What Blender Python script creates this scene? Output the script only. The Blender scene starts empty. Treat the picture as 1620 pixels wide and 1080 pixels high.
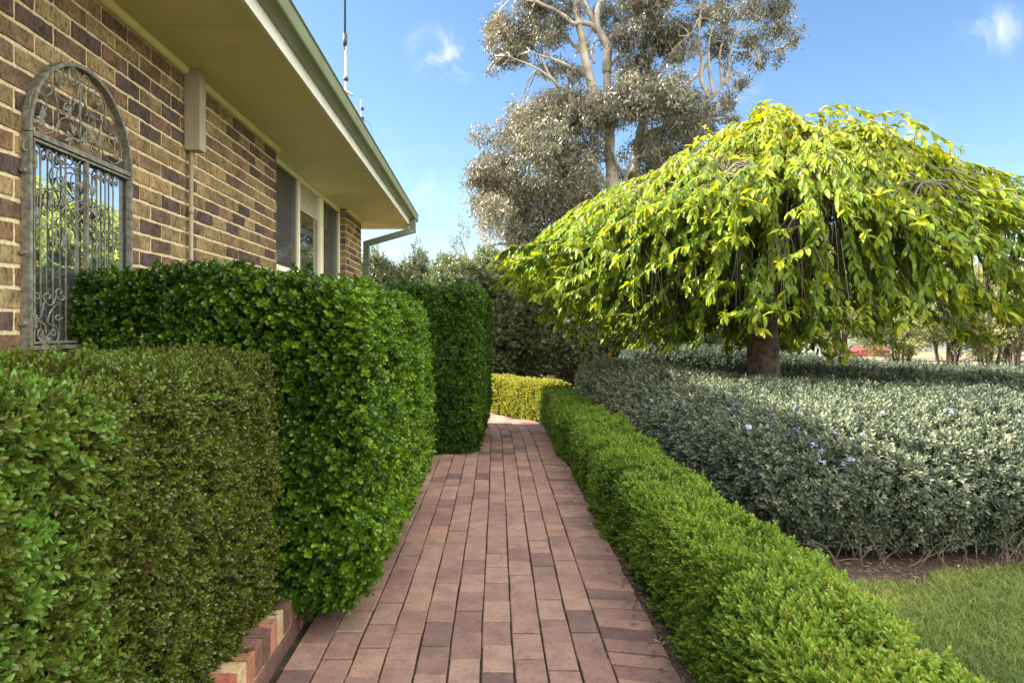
import bpy, math, random
import numpy as np
from mathutils import Vector

random.seed(7)
RNG = np.random.default_rng(11)
scene = bpy.context.scene
COL = scene.collection
EYE = 1.36
R = math.radians

# ------------------------------------------------------------------ helpers
def at(px, py, Y):
    """point at distance Y that a sight line through photo pixel (px, py) meets"""
    return ((px - 768) / 1080 * Y, Y, EYE + (520 - py) / 1080 * Y)

def link(o, parent=None):
    COL.objects.link(o)
    if parent is not None:
        o.parent = parent
    return o

def tag(o, label=None, cat=None, group=None, kind=None):
    if label: o['label'] = label
    if cat: o['category'] = cat
    if group: o['group'] = group
    if kind: o['kind'] = kind
    return o

def thing(name, label, cat, group=None, loc=(0, 0, 0)):
    o = bpy.data.objects.new(name, None)
    o.empty_display_size = .1
    link(o)
    o.location = loc
    return tag(o, label, cat, group)

def tri_mesh(name, V, F, mats, parent=None, tint=None, midx=None, smooth=False):
    me = bpy.data.meshes.new(name)
    V = np.asarray(V, dtype=np.float32); F = np.asarray(F, dtype=np.int32)
    k = F.shape[1]
    me.vertices.add(len(V)); me.vertices.foreach_set('co', V.ravel())
    me.loops.add(F.size); me.loops.foreach_set('vertex_index', F.ravel())
    me.polygons.add(len(F)); me.polygons.foreach_set('loop_start', np.arange(len(F), dtype=np.int32) * k)
    if midx is not None:
        me.polygons.foreach_set('material_index', np.asarray(midx, dtype=np.int32))
    if smooth:
        me.polygons.foreach_set('use_smooth', np.ones(len(F), dtype=bool))
    me.update(calc_edges=True)
    if tint is not None:
        a = me.attributes.new('tint', 'FLOAT', 'FACE')
        a.data.foreach_set('value', np.asarray(tint, dtype=np.float32))
    if not isinstance(mats, (list, tuple)): mats = [mats]
    for m in mats: me.materials.append(m)
    return link(bpy.data.objects.new(name, me), parent)

class MB:
    """collects shapes and links them as one mesh object"""
    def __init__(s): s.v = []; s.f = []; s.m = []; s.t = []; s.mat = 0; s.tint = 0.5
    def face(s, idx): s.f.append(tuple(idx)); s.m.append(s.mat); s.t.append(s.tint)
    def box(s, x0, x1, y0, y1, z0, z1):
        b = len(s.v)
        s.v += [(x, y, z) for z in (z0, z1) for y in (y0, y1) for x in (x0, x1)]
        for q in ((0, 2, 3, 1), (4, 5, 7, 6), (0, 1, 5, 4), (2, 6, 7, 3), (0, 4, 6, 2), (1, 3, 7, 5)):
            s.face([b + i for i in q])
    def poly(s, pts):
        b = len(s.v); s.v += [tuple(p) for p in pts]; s.face(range(b, b + len(pts)))
    def prism(s, prof, y0, y1):
        """profile of (x, z) points drawn out along Y, ends closed"""
        n = len(prof); b = len(s.v)
        s.v += [(x, y0, z) for x, z in prof] + [(x, y1, z) for x, z in prof]
        for i in range(n):
            j = (i + 1) % n
            s.face((b + i, b + j, b + n + j, b + n + i))
        s.face(range(b + n - 1, b - 1, -1)); s.face(range(b + n, b + 2 * n))
    def tube(s, pts, rad, n=6, cap=True):
        pts = [Vector(p) for p in pts]
        if not hasattr(rad, '__len__'): rad = [rad] * len(pts)
        b = len(s.v); ref = None
        for i, p in enumerate(pts):
            t = (pts[min(i + 1, len(pts) - 1)] - pts[max(i - 1, 0)])
            if t.length < 1e-9: t = Vector((0, 0, 1))
            t.normalize()
            if ref is None:
                ref = t.orthogonal().normalized()
            ref = (ref - t * ref.dot(t))
            if ref.length < 1e-6: ref = t.orthogonal()
            ref.normalize()
            w = t.cross(ref)
            for k in range(n):
                a = 2 * math.pi * k / n
                s.v.append(tuple(p + (ref * math.cos(a) + w * math.sin(a)) * rad[i]))
        for i in range(len(pts) - 1):
            for k in range(n):
                l = (k + 1) % n
                s.face((b + i * n + k, b + i * n + l, b + (i + 1) * n + l, b + (i + 1) * n + k))
        if cap:
            s.face(range(b + n - 1, b - 1, -1)); e = b + (len(pts) - 1) * n
            s.face(range(e, e + n))
    def build(s, name, mats, parent=None, smooth=False, bevel=0):
        me = bpy.data.meshes.new(name)
        me.from_pydata(s.v, [], s.f)
        if not isinstance(mats, (list, tuple)): mats = [mats]
        for m in mats: me.materials.append(m)
        me.polygons.foreach_set('material_index', s.m)
        a = me.attributes.new('tint', 'FLOAT', 'FACE'); a.data.foreach_set('value', s.t)
        if smooth: me.polygons.foreach_set('use_smooth', [True] * len(s.f))
        me.update()
        o = link(bpy.data.objects.new(name, me), parent)
        if bevel:
            b = o.modifiers.new('bevel', 'BEVEL'); b.width = bevel; b.segments = 2; b.limit_method = 'ANGLE'
        return o

def smooth01(a, b, x):
    t = np.clip((x - a) / (b - a), 0, 1)
    return t * t * (3 - 2 * t)

def vnoise(P, sc, seed=0):
    """lattice value noise in -1..1"""
    p = np.asarray(P, dtype=np.float64) / sc + 1000.37 * (1 + seed % 7) + seed * 3.1
    i = np.floor(p).astype(np.int64); f = p - i; f = f * f * (3 - 2 * f)
    out = np.zeros(len(p))
    for dx in (0, 1):
        for dy in (0, 1):
            for dz in (0, 1):
                h = ((i[:, 0] + dx) * 73856093) ^ ((i[:, 1] + dy) * 19349663) ^ ((i[:, 2] + dz) * 83492791) ^ (seed * 2654435)
                h = (h ^ (h >> 13)) * 1274126177 & 0x7fffffff
                h = (h ^ (h >> 16)) & 0xffff
                w = (f[:, 0] if dx else 1 - f[:, 0]) * (f[:, 1] if dy else 1 - f[:, 1]) * (f[:, 2] if dz else 1 - f[:, 2])
                out += w * (h / 32767.5 - 1)
    return out

def catmull(pts, n=6):
    pts = [np.array(p, dtype=float) for p in pts]
    q = [2 * pts[0] - pts[1]] + pts + [2 * pts[-1] - pts[-2]]
    out = []
    for i in range(1, len(q) - 2):
        for k in range(n):
            t = k / n
            a, b, c, d = q[i - 1], q[i], q[i + 1], q[i + 2]
            out.append(.5 * ((2 * b) + (-a + c) * t + (2 * a - 5 * b + 4 * c - d) * t * t + (-a + 3 * b - 3 * c + d) * t ** 3))
    out.append(pts[-1])
    return out

# ------------------------------------------------------------------ materials
def new_mat(name):
    m = bpy.data.materials.new(name); m.use_nodes = True
    nt = m.node_tree
    return m, nt, nt.nodes['Principled BSDF'], nt.nodes['Material Output']

def N(nt, kind, **kw):
    n = nt.nodes.new(kind)
    for k, v in kw.items():
        if k in n.inputs: n.inputs[k].default_value = v
        else: setattr(n, k, v)
    return n

def ramp(nt, stops, fac, interp='LINEAR'):
    r = nt.nodes.new('ShaderNodeValToRGB'); r.color_ramp.interpolation = interp
    e = r.color_ramp.elements
    while len(e) < len(stops): e.new(.5)
    for i, (p, c) in enumerate(stops):
        e[i].position = p; e[i].color = (*c, 1)
    nt.links.new(fac, r.inputs['Fac'])
    return r

def plain(name, col, rough=.6, metal=0, noise=0.08, scale=12, bump=0, spec=.4):
    m, nt, p, out = new_mat(name)
    tc = N(nt, 'ShaderNodeTexCoord')
    nz = N(nt, 'ShaderNodeTexNoise', Scale=scale, Detail=6.0)
    nt.links.new(tc.outputs['Object'], nz.inputs['Vector'])
    lo = tuple(max(0, c * (1 - noise * 2)) for c in col); hi = tuple(min(1, c * (1 + noise * 2)) for c in col)
    r = ramp(nt, [(.3, lo), (.7, hi)], nz.outputs['Fac'])
    nt.links.new(r.outputs['Color'], p.inputs['Base Color'])
    p.inputs['Roughness'].default_value = rough; p.inputs['Metallic'].default_value = metal
    p.inputs['Specular IOR Level'].default_value = spec
    if bump:
        b = N(nt, 'ShaderNodeBump', Strength=bump, Distance=.01)
        nt.links.new(nz.outputs['Fac'], b.inputs['Height']); nt.links.new(b.outputs['Normal'], p.inputs['Normal'])
    return m

def leaf_mat(name, stops, rough=.45, trans=.35, tcol=(1.25, 1.2, .55), spec=.4):
    m, nt, p, out = new_mat(name)
    at_ = N(nt, 'ShaderNodeAttribute', attribute_name='tint')
    r = ramp(nt, stops, at_.outputs['Fac'])
    nt.links.new(r.outputs['Color'], p.inputs['Base Color'])
    p.inputs['Roughness'].default_value = rough
    p.inputs['Specular IOR Level'].default_value = spec
    mul = N(nt, 'ShaderNodeMix', data_type='RGBA', blend_type='MULTIPLY')
    mul.inputs[0].default_value = 1
    nt.links.new(r.outputs['Color'], mul.inputs[6]); mul.inputs[7].default_value = (*tcol, 1)
    tr = N(nt, 'ShaderNodeBsdfTranslucent')
    nt.links.new(mul.outputs[2], tr.inputs['Color'])
    mx = N(nt, 'ShaderNodeMixShader', Fac=trans)
    nt.links.new(p.outputs[0], mx.inputs[1]); nt.links.new(tr.outputs[0], mx.inputs[2])
    nt.links.new(mx.outputs[0], out.inputs['Surface'])
    return m

def brick_mat(name, stops, speck=.55, scale=60, rough=.85, bump=.6, streak=True, stain=.28):
    m, nt, p, out = new_mat(name)
    tc = N(nt, 'ShaderNodeTexCoord')
    at_ = N(nt, 'ShaderNodeAttribute', attribute_name='tint')
    r = ramp(nt, stops, at_.outputs['Fac'], 'LINEAR')
    # broad stain over several centimetres
    n1 = N(nt, 'ShaderNodeTexNoise', Scale=9.0, Detail=5.0, Roughness=.65)
    nt.links.new(tc.outputs['Object'], n1.inputs['Vector'])
    # fine pits and specks, drawn out downwards a little
    mp = N(nt, 'ShaderNodeMapping'); mp.inputs['Scale'].default_value = (1, 1, .55 if streak else 1)
    nt.links.new(tc.outputs['Object'], mp.inputs['Vector'])
    n2 = N(nt, 'ShaderNodeTexNoise', Scale=float(scale), Detail=4.0, Roughness=.7)
    nt.links.new(mp.outputs['Vector'], n2.inputs['Vector'])
    v1 = N(nt, 'ShaderNodeMapRange'); v1.inputs['From Min'].default_value = .3; v1.inputs['From Max'].default_value = .7
    v1.inputs['To Min'].default_value = 1 - stain; v1.inputs['To Max'].default_value = 1 + stain
    nt.links.new(n1.outputs['Fac'], v1.inputs['Value'])
    v2 = N(nt, 'ShaderNodeMapRange'); v2.inputs['From Min'].default_value = .34; v2.inputs['From Max'].default_value = .52
    v2.inputs['To Min'].default_value = 1 - speck; v2.inputs['To Max'].default_value = 1.08
    nt.links.new(n2.outputs['Fac'], v2.inputs['Value'])
    mm = N(nt, 'ShaderNodeMath', operation='MULTIPLY')
    nt.links.new(v1.outputs[0], mm.inputs[0]); nt.links.new(v2.outputs[0], mm.inputs[1])
    mix = N(nt, 'ShaderNodeVectorMath', operation='SCALE')
    nt.links.new(r.outputs['Color'], mix.inputs[0]); nt.links.new(mm.outputs[0], mix.inputs['Scale'])
    nt.links.new(mix.outputs[0], p.inputs['Base Color'])
    p.inputs['Roughness'].default_value = rough; p.inputs['Specular IOR Level'].default_value = .3
    b = N(nt, 'ShaderNodeBump', Strength=bump, Distance=.004)
    nt.links.new(n2.outputs['Fac'], b.inputs['Height']); nt.links.new(b.outputs['Normal'], p.inputs['Normal'])
    return m

M = {}
M['brick'] = brick_mat('house_brick', [(0, (.070, .050, .040)), (.28, (.115, .072, .050)), (.45, (.170, .100, .060)),
                                      (.62, (.215, .145, .068)), (.82, (.27, .200, .098)), (1, (.33, .205, .085))], stain=.5, speck=.65)
M['mortar'] = plain('cream_mortar', (.56, .47, .28), .95, noise=.14, scale=70, bump=.5)
M['paver'] = brick_mat('clay_paver', [(0, (.105, .066, .062)), (.25, (.178, .108, .090)), (.5, (.222, .134, .108)),
                                     (.75, (.25, .165, .126)), (1, (.262, .140, .102))], speck=.22, stain=.24, scale=70, rough=.8, bump=.25, streak=False)
M['joint'] = plain('joint_sand', (.026, .024, .011), .95, noise=.45, scale=5, bump=.6)
M['edgebrick'] = brick_mat('edging_brick', [(0, (.10, .06, .05)), (.35, (.17, .08, .06)), (.55, (.26, .075, .05)), (.7, (.36, .27, .15)), (1, (.42, .33, .19))], speck=.4)
M['eave'] = plain('cream_eave_paint', (.80, .74, .385), .55, noise=.03, scale=3)
M['cream'] = plain('cream_trim_paint', (.80, .74, .36), .4, noise=.03, scale=5)
M['window_cream'] = plain('cream_window_frame', (.80, .77, .55), .35, noise=.03, scale=5)
M['fascia'] = plain('white_fascia_paint', (.80, .80, .70), .35, noise=.04, scale=4)
M['gutter'] = plain('green_gutter_paint', (.17, .195, .095), .35, noise=.06, scale=4)
M['downpipe'] = plain('grey_green_downpipe_paint', (.125, .15, .112), .35, noise=.05, scale=4)
M['taupe'] = plain('taupe_metal_box', (.33, .285, .19), .4, noise=.05, scale=6)
M['roof'] = plain('brown_roof_tile', (.10, .07, .055), .8, noise=.2, scale=5)
M['iron'] = plain('weathered_iron', (.165, .16, .125), .6, .0, noise=.25, scale=40, bump=.2)
M['mirror'], _nt, _p, _o = new_mat('mirror_glass')
_p.inputs['Base Color'].default_value = (.86, .88, .90, 1); _p.inputs['Metallic'].default_value = 1; _p.inputs['Roughness'].default_value = .015
_df = N(_nt, 'ShaderNodeBsdfDiffuse'); _df.inputs['Color'].default_value = (.62, .66, .72, 1)
_mx = N(_nt, 'ShaderNodeMixShader', Fac=.05); _nt.links.new(_p.outputs[0], _mx.inputs[1]); _nt.links.new(_df.outputs[0], _mx.inputs[2]); _nt.links.new(_mx.outputs[0], _o.inputs['Surface'])
M['glass'], _nt, _p, _o = new_mat('window_glass')
_p.inputs['Base Color'].default_value = (.03, .032, .03, 1); _p.inputs['Roughness'].default_value = .02
_p.inputs['IOR'].default_value = 1.9; _p.inputs['Specular IOR Level'].default_value = 1.0
M['screen'], _nt, _p, _o = new_mat('fly_screen_mesh')
_p.inputs['Base Color'].default_value = (.075, .075, .065, 1); _p.inputs['Roughness'].default_value = .7
_tr = N(_nt, 'ShaderNodeBsdfTransparent'); _mx = N(_nt, 'ShaderNodeMixShader', Fac=.52)
_nt.links.new(_p.outputs[0], _mx.inputs[1]); _nt.links.new(_tr.outputs[0], _mx.inputs[2]); _nt.links.new(_mx.outputs[0], _o.inputs['Surface'])
M['blind'] = plain('cream_blind', (.60, .56, .40), .6, noise=.03)
M['bark_dark'] = plain('cherry_bark', (.085, .060, .040), .85, noise=.35, scale=14, bump=.9)
M['bark_twig'] = plain('grey_twig_bark', (.12, .105, .085), .8, noise=.25, scale=20, bump=.3)
M['bark_gum'] = plain('pale_gum_bark', (.29, .255, .20), .75, noise=.26, scale=1.4, bump=.4)
M['bark_shrub'] = plain('brown_shrub_bark', (.10, .078, .058), .85, noise=.3, scale=10, bump=.4)
M['core'] = plain('shaded_hedge_twig', (.030, .027, .014), .95, noise=.4, scale=40, bump=1)  # twig brown darkened to deepen the shadow inside the hedges
M['soil'] = None
M['steel'] = plain('dull_steel', (.30, .31, .33), .4, .6, noise=.1)
M['blackplastic'] = plain('black_plastic', (.03, .03, .035), .5)
M['fence'] = plain('pale_fence_pipe', (.46, .45, .42), .6, noise=.12)
M['fence_dark'] = plain('dark_fence_timber', (.11, .095, .08), .8, noise=.2)
M['red'] = plain('red_metal_cladding', (.27, .055, .055), .6, noise=.08, scale=.6)
M['whiteclad'] = plain('white_cladding', (.50, .50, .49), .6, noise=.04, scale=.6)
M['darkpane'] = plain('dark_window', (.05, .06, .07), .2)
M['petal'] = plain('lilac_petal', (.25, .28, .48), .6, noise=.12, scale=30)
M['whitepetal'] = plain('white_petal', (.75, .74, .72), .6)
M['litter'] = leaf_mat('dry_litter', [(0, (.06, .04, .03)), (.45, (.14, .09, .055)), (.8, (.26, .18, .11)), (1, (.48, .42, .36))], .8, .1, (1, 1, 1))

M['l_near'] = leaf_mat('olive_box_leaf', [(0, (.13, .08, .03)), (.05, (.03, .042, .010)), (.35, (.080, .096, .014)), (.6, (.125, .152, .020)), (.8, (.135, .225, .032)), (.9, (.14, .23, .03)), (1, (.13, .28, .04))], .32, .3, (1.2, 1.2, .5), .5)
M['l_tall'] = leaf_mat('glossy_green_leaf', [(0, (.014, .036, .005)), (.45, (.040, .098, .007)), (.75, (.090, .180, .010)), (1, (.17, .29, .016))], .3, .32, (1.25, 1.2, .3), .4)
M['l_far'] = leaf_mat('dark_green_leaf', [(0, (.012, .032, .006)), (.5, (.032, .080, .010)), (.85, (.09, .18, .014)), (1, (.15, .26, .02))], .4, .32, (1.25, 1.2, .35), .3)
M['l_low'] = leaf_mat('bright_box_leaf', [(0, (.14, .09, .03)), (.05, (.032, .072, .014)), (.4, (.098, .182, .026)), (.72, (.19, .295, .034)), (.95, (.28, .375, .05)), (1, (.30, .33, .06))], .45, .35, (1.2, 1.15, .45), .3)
M['l_yellow'] = leaf_mat('golden_box_leaf', [(0, (.07, .09, .015)), (.5, (.21, .23, .028)), (1, (.36, .34, .04))], .45, .35, (1.2, 1.15, .4))
M['l_grey'] = leaf_mat('silver_grey_leaf', [(0, (.032, .050, .034)), (.45, (.092, .120, .084)), (.75, (.185, .205, .135)), (1, (.38, .36, .24))], .65, .2, (1.1, 1.05, .75), .25)
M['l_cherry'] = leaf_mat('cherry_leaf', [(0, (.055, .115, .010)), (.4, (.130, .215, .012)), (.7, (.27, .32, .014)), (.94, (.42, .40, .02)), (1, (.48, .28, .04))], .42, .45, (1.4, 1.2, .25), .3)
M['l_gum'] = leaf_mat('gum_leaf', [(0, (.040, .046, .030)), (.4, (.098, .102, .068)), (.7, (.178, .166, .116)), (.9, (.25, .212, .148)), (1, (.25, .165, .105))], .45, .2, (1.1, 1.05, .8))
M['l_screen'] = leaf_mat('screen_shrub_leaf', [(0, (.032, .048, .020)), (.5, (.086, .112, .044)), (.85, (.165, .185, .082)), (1, (.25, .25, .125))], .4, .28, (1.1, 1.1, .6))
M['l_pale'] = leaf_mat('pale_shrub_leaf', [(0, (.10, .12, .045)), (.5, (.21, .23, .09)), (.85, (.32, .32, .14)), (1, (.40, .37, .19))], .5, .3, (1.1, 1.1, .6))
M['l_brown'] = leaf_mat('bronze_leaf', [(0, (.11, .085, .045)), (.5, (.22, .17, .09)), (1, (.34, .27, .15))], .5, .25, (1.1, 1.0, .6))
M['grass'] = leaf_mat('grass_blade', [(0, (.075, .115, .026)), (.4, (.155, .225, .045)), (.75, (.26, .31, .07)), (1, (.42, .38, .15))], .55, .3, (1.1, 1.1, .6))

# ------------------------------------------------------------------ leaves and sprigs
def leaf_geo(origin, d, nrm, L, W, lod, droop=.15, fold=.18, blunt=False):
    """one leaf from its stalk; returns verts, tris"""
    d = np.asarray(d, float); d = d / np.linalg.norm(d)
    s = np.cross(d, nrm); s /= max(np.linalg.norm(s), 1e-6)
    n = np.cross(s, d)
    o = np.asarray(origin, float)
    def P(t, w, f): return o + d * (L * t) + s * (w * W) + n * (f * W - droop * L * t * t)
    if lod == 0:
        V = [P(0, 0, 0), P(1, 0, 0), P(.46, .5, 0), P(.46, -.5, 0)]
        F = [(0, 2, 1), (0, 1, 3)]
    elif lod == 1:
        a, b = (.35, .75) if not blunt else (.4, .82)
        V = [P(0, 0, 0), P(a, .5, fold), P(b, .36 if not blunt else .45, fold), P(1, 0, 0), P(b, -.36 if not blunt else -.45, fold), P(a, -.5, fold)]
        F = [(0, 1, 5), (1, 2, 5), (2, 4, 5), (2, 3, 4)]
    else:
        a, b, c = (.22, .55, .82) if not blunt else (.25, .62, .9)
        wa, wb, wc = (.36, .5, .34) if not blunt else (.3, .5, .42)
        V = [P(0, 0, 0), P(a, wa, fold), P(a, 0, 0), P(a, -wa, fold), P(b, wb, fold), P(b, 0, 0), P(b, -wb, fold),
             P(c, wc, fold), P(c, 0, 0), P(c, -wc, fold), P(1, 0, 0)]
        F = [(0, 1, 2), (0, 2, 3)]
        for k in (1, 4):
            F += [(k, k + 3, k + 4), (k, k + 4, k + 1), (k + 1, k + 4, k + 5), (k + 1, k + 5, k + 2)]
        F += [(7, 10, 8), (8, 10, 9)]
    return V, F

def sprig(rng, pairs, stem, L, W, lod, splay=(1.0, .35), droop=.12, blunt=False, stalk=True, whorl=2):
    V = []; F = []; T = []
    for i in range(pairs):
        t = (i + 1) / pairs
        z = stem * t
        sp = splay[0] * (1 - t) + splay[1] * t
        sc = (.75 + .25 * math.sin(math.pi * min(t * .9 + .15, 1)))
        for k in range(whorl):
            a = i * 2.4 * (1 if whorl == 1 else 0) + (i % 2) * math.pi / whorl + k * 2 * math.pi / whorl + rng.normal(0, .2)
            e = sp + rng.normal(0, .15)
            d = np.array([math.cos(a) * math.sin(e), math.sin(a) * math.sin(e), math.cos(e)])
            nr = np.array([-math.cos(a) * math.cos(e), -math.sin(a) * math.cos(e), math.sin(e)]) + rng.normal(0, .2, 3)
            v, f = leaf_geo((0, 0, z), d, nr, L * sc * rng.uniform(.85, 1.12), W * sc * rng.uniform(.85, 1.12), lod, droop, .16, blunt)
            b = len(V); V += [tuple(x) for x in v]; F += [tuple(b + j for j in q) for q in f]
            T += [.16 * (t - .5) + rng.normal(0, .05)] * len(f)
    if stalk:
        b = len(V); w = stem * .02 + .0006
        V += [(w, 0, -stem * .5), (-w, w, -stem * .5), (-w, -w, -stem * .5), (0, 0, stem)]
        F += [(b, b + 1, b + 3), (b + 1, b + 2, b + 3), (b + 2, b, b + 3)]; T += [-.1] * 3
    return np.array(V), np.array(F), np.array(T)

def place(name, mat, parent, P, D, S, tmpls, tint, up=None, rng=RNG, warp=None):
    """puts one sprig of tmpls at every point P along direction D, as one mesh"""
    n = len(P)
    D = D / np.maximum(np.linalg.norm(D, axis=1, keepdims=True), 1e-6)
    A = rng.normal(size=(n, 3)) if up is None else up
    U = np.cross(A, D); U /= np.maximum(np.linalg.norm(U, axis=1, keepdims=True), 1e-6)
    W = np.cross(D, U)
    which = rng.integers(0, len(tmpls), n)
    VV = []; FF = []; TT = []; base = 0
    for k, (V, F, T) in enumerate(tmpls):
        ix = np.nonzero(which == k)[0]
        if not len(ix): continue
        s = S[ix][:, None, None]
        co = P[ix][:, None, :] + s * (V[None, :, 0:1] * U[ix][:, None, :] + V[None, :, 1:2] * W[ix][:, None, :] + V[None, :, 2:3] * D[ix][:, None, :])
        co = co.reshape(-1, 3)
        f = (F[None, :, :] + (np.arange(len(ix)) * len(V))[:, None, None] + base).reshape(-1, 3)
        t = (tint[ix][:, None] + T[None, :]).ravel()
        VV.append(co); FF.append(f); TT.append(t); base += len(co)
    V = np.concatenate(VV)
    if warp is not None: V = warp(V)
    return tri_mesh(name, V, np.concatenate(FF), mat, parent, np.clip(np.concatenate(TT), 0, 1))

def rbox_project(p, lo, hi, r):
    c = np.clip(p, lo + r, hi - r)
    d = (p - c) / r
    l = np.maximum(np.linalg.norm(d, axis=1, keepdims=True), 1e-6)
    n = d / l
    q = c + n * r
    nn = n / r; nn /= np.linalg.norm(nn, axis=1, keepdims=True)
    return q, nn

def rbox_sample(rng, n, lo, hi, r, w=(1, 1, 1, 1, 1)):
    """points on a rounded box; w weighs faces -X, +X, -Y, +Y, top"""
    lo = np.array(lo, float); hi = np.array(hi, float); r = np.array(r, float); e = hi - lo
    ar = np.array([e[1] * e[2], e[1] * e[2], e[0] * e[2], e[0] * e[2], e[0] * e[1]]) * np.array(w)
    f = rng.choice(5, n, p=ar / ar.sum())
    p = lo + rng.random((n, 3)) * e
    p[f == 0, 0] = lo[0]; p[f == 1, 0] = hi[0]; p[f == 2, 1] = lo[1]; p[f == 3, 1] = hi[1]; p[f == 4, 2] = hi[2]
    # bottom corners stay square
    lo2 = lo.copy(); lo2[2] = lo[2] - r[2]
    return rbox_project(p, lo2, hi, r)

def rbox_core(name, lo, hi, r, shrink, mat, parent, warp=None, res=.12, amp=.02, seed=1, cut=0.0):
    lo = np.array(lo, float) + np.array([shrink, shrink, cut]); hi = np.array(hi, float) - shrink
    r = np.maximum(np.array(r, float) * .8, .03)
    n = np.maximum(((hi - lo) / res).astype(int), 2)
    V = []; F = []; idx = {}
    def vid(i, j, k):
        key = (i, j, k)
        if key not in idx:
            idx[key] = len(V); V.append(lo + (hi - lo) * np.array([i / n[0], j / n[1], k / n[2]]))
        return idx[key]
    for i in range(n[0]):
        for j in range(n[1]):
            F.append((vid(i, j, n[2]), vid(i + 1, j, n[2]), vid(i + 1, j + 1, n[2]), vid(i, j + 1, n[2])))
            F.append((vid(i, j, 0), vid(i, j + 1, 0), vid(i + 1, j + 1, 0), vid(i + 1, j, 0)))
    for i in range(n[0]):
        for k in range(n[2]):
            F.append((vid(i, 0, k), vid(i + 1, 0, k), vid(i + 1, 0, k + 1), vid(i, 0, k + 1)))
            F.append((vid(i, n[1], k), vid(i, n[1], k + 1), vid(i + 1, n[1], k + 1), vid(i + 1, n[1], k)))
    for j in range(n[1]):
        for k in range(n[2]):
            F.append((vid(0, j, k), vid(0, j, k + 1), vid(0, j + 1, k + 1), vid(0, j + 1, k)))
            F.append((vid(n[0], j, k), vid(n[0], j + 1, k), vid(n[0], j + 1, k + 1), vid(n[0], j, k + 1)))
    V = np.array(V)
    lo2 = lo.copy(); lo2[2] -= r[2]
    c = np.clip(V, lo2 + r, hi - r); d = (V - c) / r
    l = np.linalg.norm(d, axis=1, keepdims=True)
    q = np.where(l > 1, c + d / np.maximum(l, 1e-6) * r, V)
    q = q + amp * np.stack([vnoise(V, .12, seed), vnoise(V, .12, seed + 1), vnoise(V, .12, seed + 2)], 1)
    if warp is not None: q = warp(q)
    return tri_mesh(name, q, np.array(F), mat, parent, smooth=False)

def hedge(name, label, lo, hi, r, n, tmpls, mat, size=1.0, depth=.05, bump=(.03, .35), upbias=.5, w=(1, 1, 1, 1, 1),
          tint=(.5, .13), tint_lf=.15, shrink=.07, seed=3, warp=None, keep=None, tintfn=None, cat='hedge', jitter=.45, sizefn=None, cut=0.0, gapsc=.09):
    rng = np.random.default_rng(seed)
    root = thing(name, label, cat)
    P, Nn = rbox_sample(rng, n, lo, hi, r, w)
    if keep is not None:
        k = rng.random(len(P)) < keep(P); P = P[k]; Nn = Nn[k]
    b = bump[0] * vnoise(P, bump[1], seed) + bump[0] * .6 * vnoise(P, bump[1] * .4, seed + 5)
    # clumps a hand wide with gaps between them
    gap = vnoise(P * np.array([1, 1, .7]), gapsc, seed + 9)
    dep = rng.exponential(depth * .5, len(P)) + np.clip(-gap, 0, 1) * depth
    P = P + Nn * (b - np.minimum(dep, depth * 2.2))[:, None]
    # stray shoots that the shears missed
    P = P + Nn * (rng.uniform(.015, .05, len(P)) * (rng.random(len(P)) < .025))[:, None]
    D = Nn + np.array([0, 0, upbias]) + rng.normal(0, jitter, P.shape)
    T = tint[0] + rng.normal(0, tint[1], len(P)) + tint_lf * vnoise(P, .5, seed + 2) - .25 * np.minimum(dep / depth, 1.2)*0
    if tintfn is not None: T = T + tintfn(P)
    S = size * rng.uniform(.75, 1.2, len(P))
    if sizefn is not None: S = S * sizefn(P)
    place('foliage', mat, root, P, D, S, tmpls, T, rng=rng, warp=warp)
    rbox_core('twigs', lo, hi, r, shrink, M['core'], root, warp, seed=seed, cut=cut)  # solid core behind the leaves, its dark colour standing for inner shade
    return root

# ------------------------------------------------------------------ camera, light, sky
cam = bpy.data.cameras.new('camera'); co = bpy.data.objects.new('camera', cam); link(co)
co.location = (0, 0, EYE); co.rotation_euler = (R(90), 0, 0)
cam.sensor_width = 36; cam.lens = 24; cam.shift_x = 42 / 1620; cam.shift_y = -20 / 1620
cam.clip_start = .05; cam.clip_end = 5000
scene.camera = co

TRAVEL = Vector((1, -.24, -.755)).normalized()
sun = bpy.data.lights.new('sun', 'SUN'); sun.energy = 5.0; sun.angle = R(.53); sun.color = (1, .91, .74)
so = bpy.data.objects.new('sun', sun); link(so); so.location = (-20, 4, 20)
so.rotation_euler = TRAVEL.to_track_quat('-Z', 'Y').to_euler()
el = math.asin(-TRAVEL.z)
world = bpy.data.worlds.new('World'); scene.world = world; world.use_nodes = True
wt = world.node_tree; bg = wt.nodes['Background']
sky = N(wt, 'ShaderNodeTexSky', sky_type='NISHITA', sun_disc=False, sun_elevation=el,
        sun_rotation=math.atan2(-TRAVEL.x, -TRAVEL.y), air_density=1.0, dust_density=.6, ozone_density=2.0)
bg.inputs['Strength'].default_value = .15
# thin wisps of cloud ahead, a bright bank of cloud added unseen behind the camera to fill the shade, by direction
geo = N(wt, 'ShaderNodeTexCoord')
DIR = geo.outputs['Generated']
def wmath(op, a, b=None, c=None):
    n = N(wt, 'ShaderNodeMath', operation=op)
    for k, v in enumerate((a, b, c)):
        if v is None: continue
        if isinstance(v, (int, float)): n.inputs[k].default_value = v
        else: wt.links.new(v, n.inputs[k])
    return n.outputs[0]
def wrange(v, a, b, c=0.0, d=1.0, mode='SMOOTHSTEP'):
    n = N(wt, 'ShaderNodeMapRange', interpolation_type=mode)
    for k, x in zip(('From Min', 'From Max', 'To Min', 'To Max'), (a, b, c, d)): n.inputs[k].default_value = x
    wt.links.new(v, n.inputs['Value']); return n.outputs[0]
nz = N(wt, 'ShaderNodeTexNoise', Scale=15.0, Detail=9.0, Roughness=.6, Distortion=.7)
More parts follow.
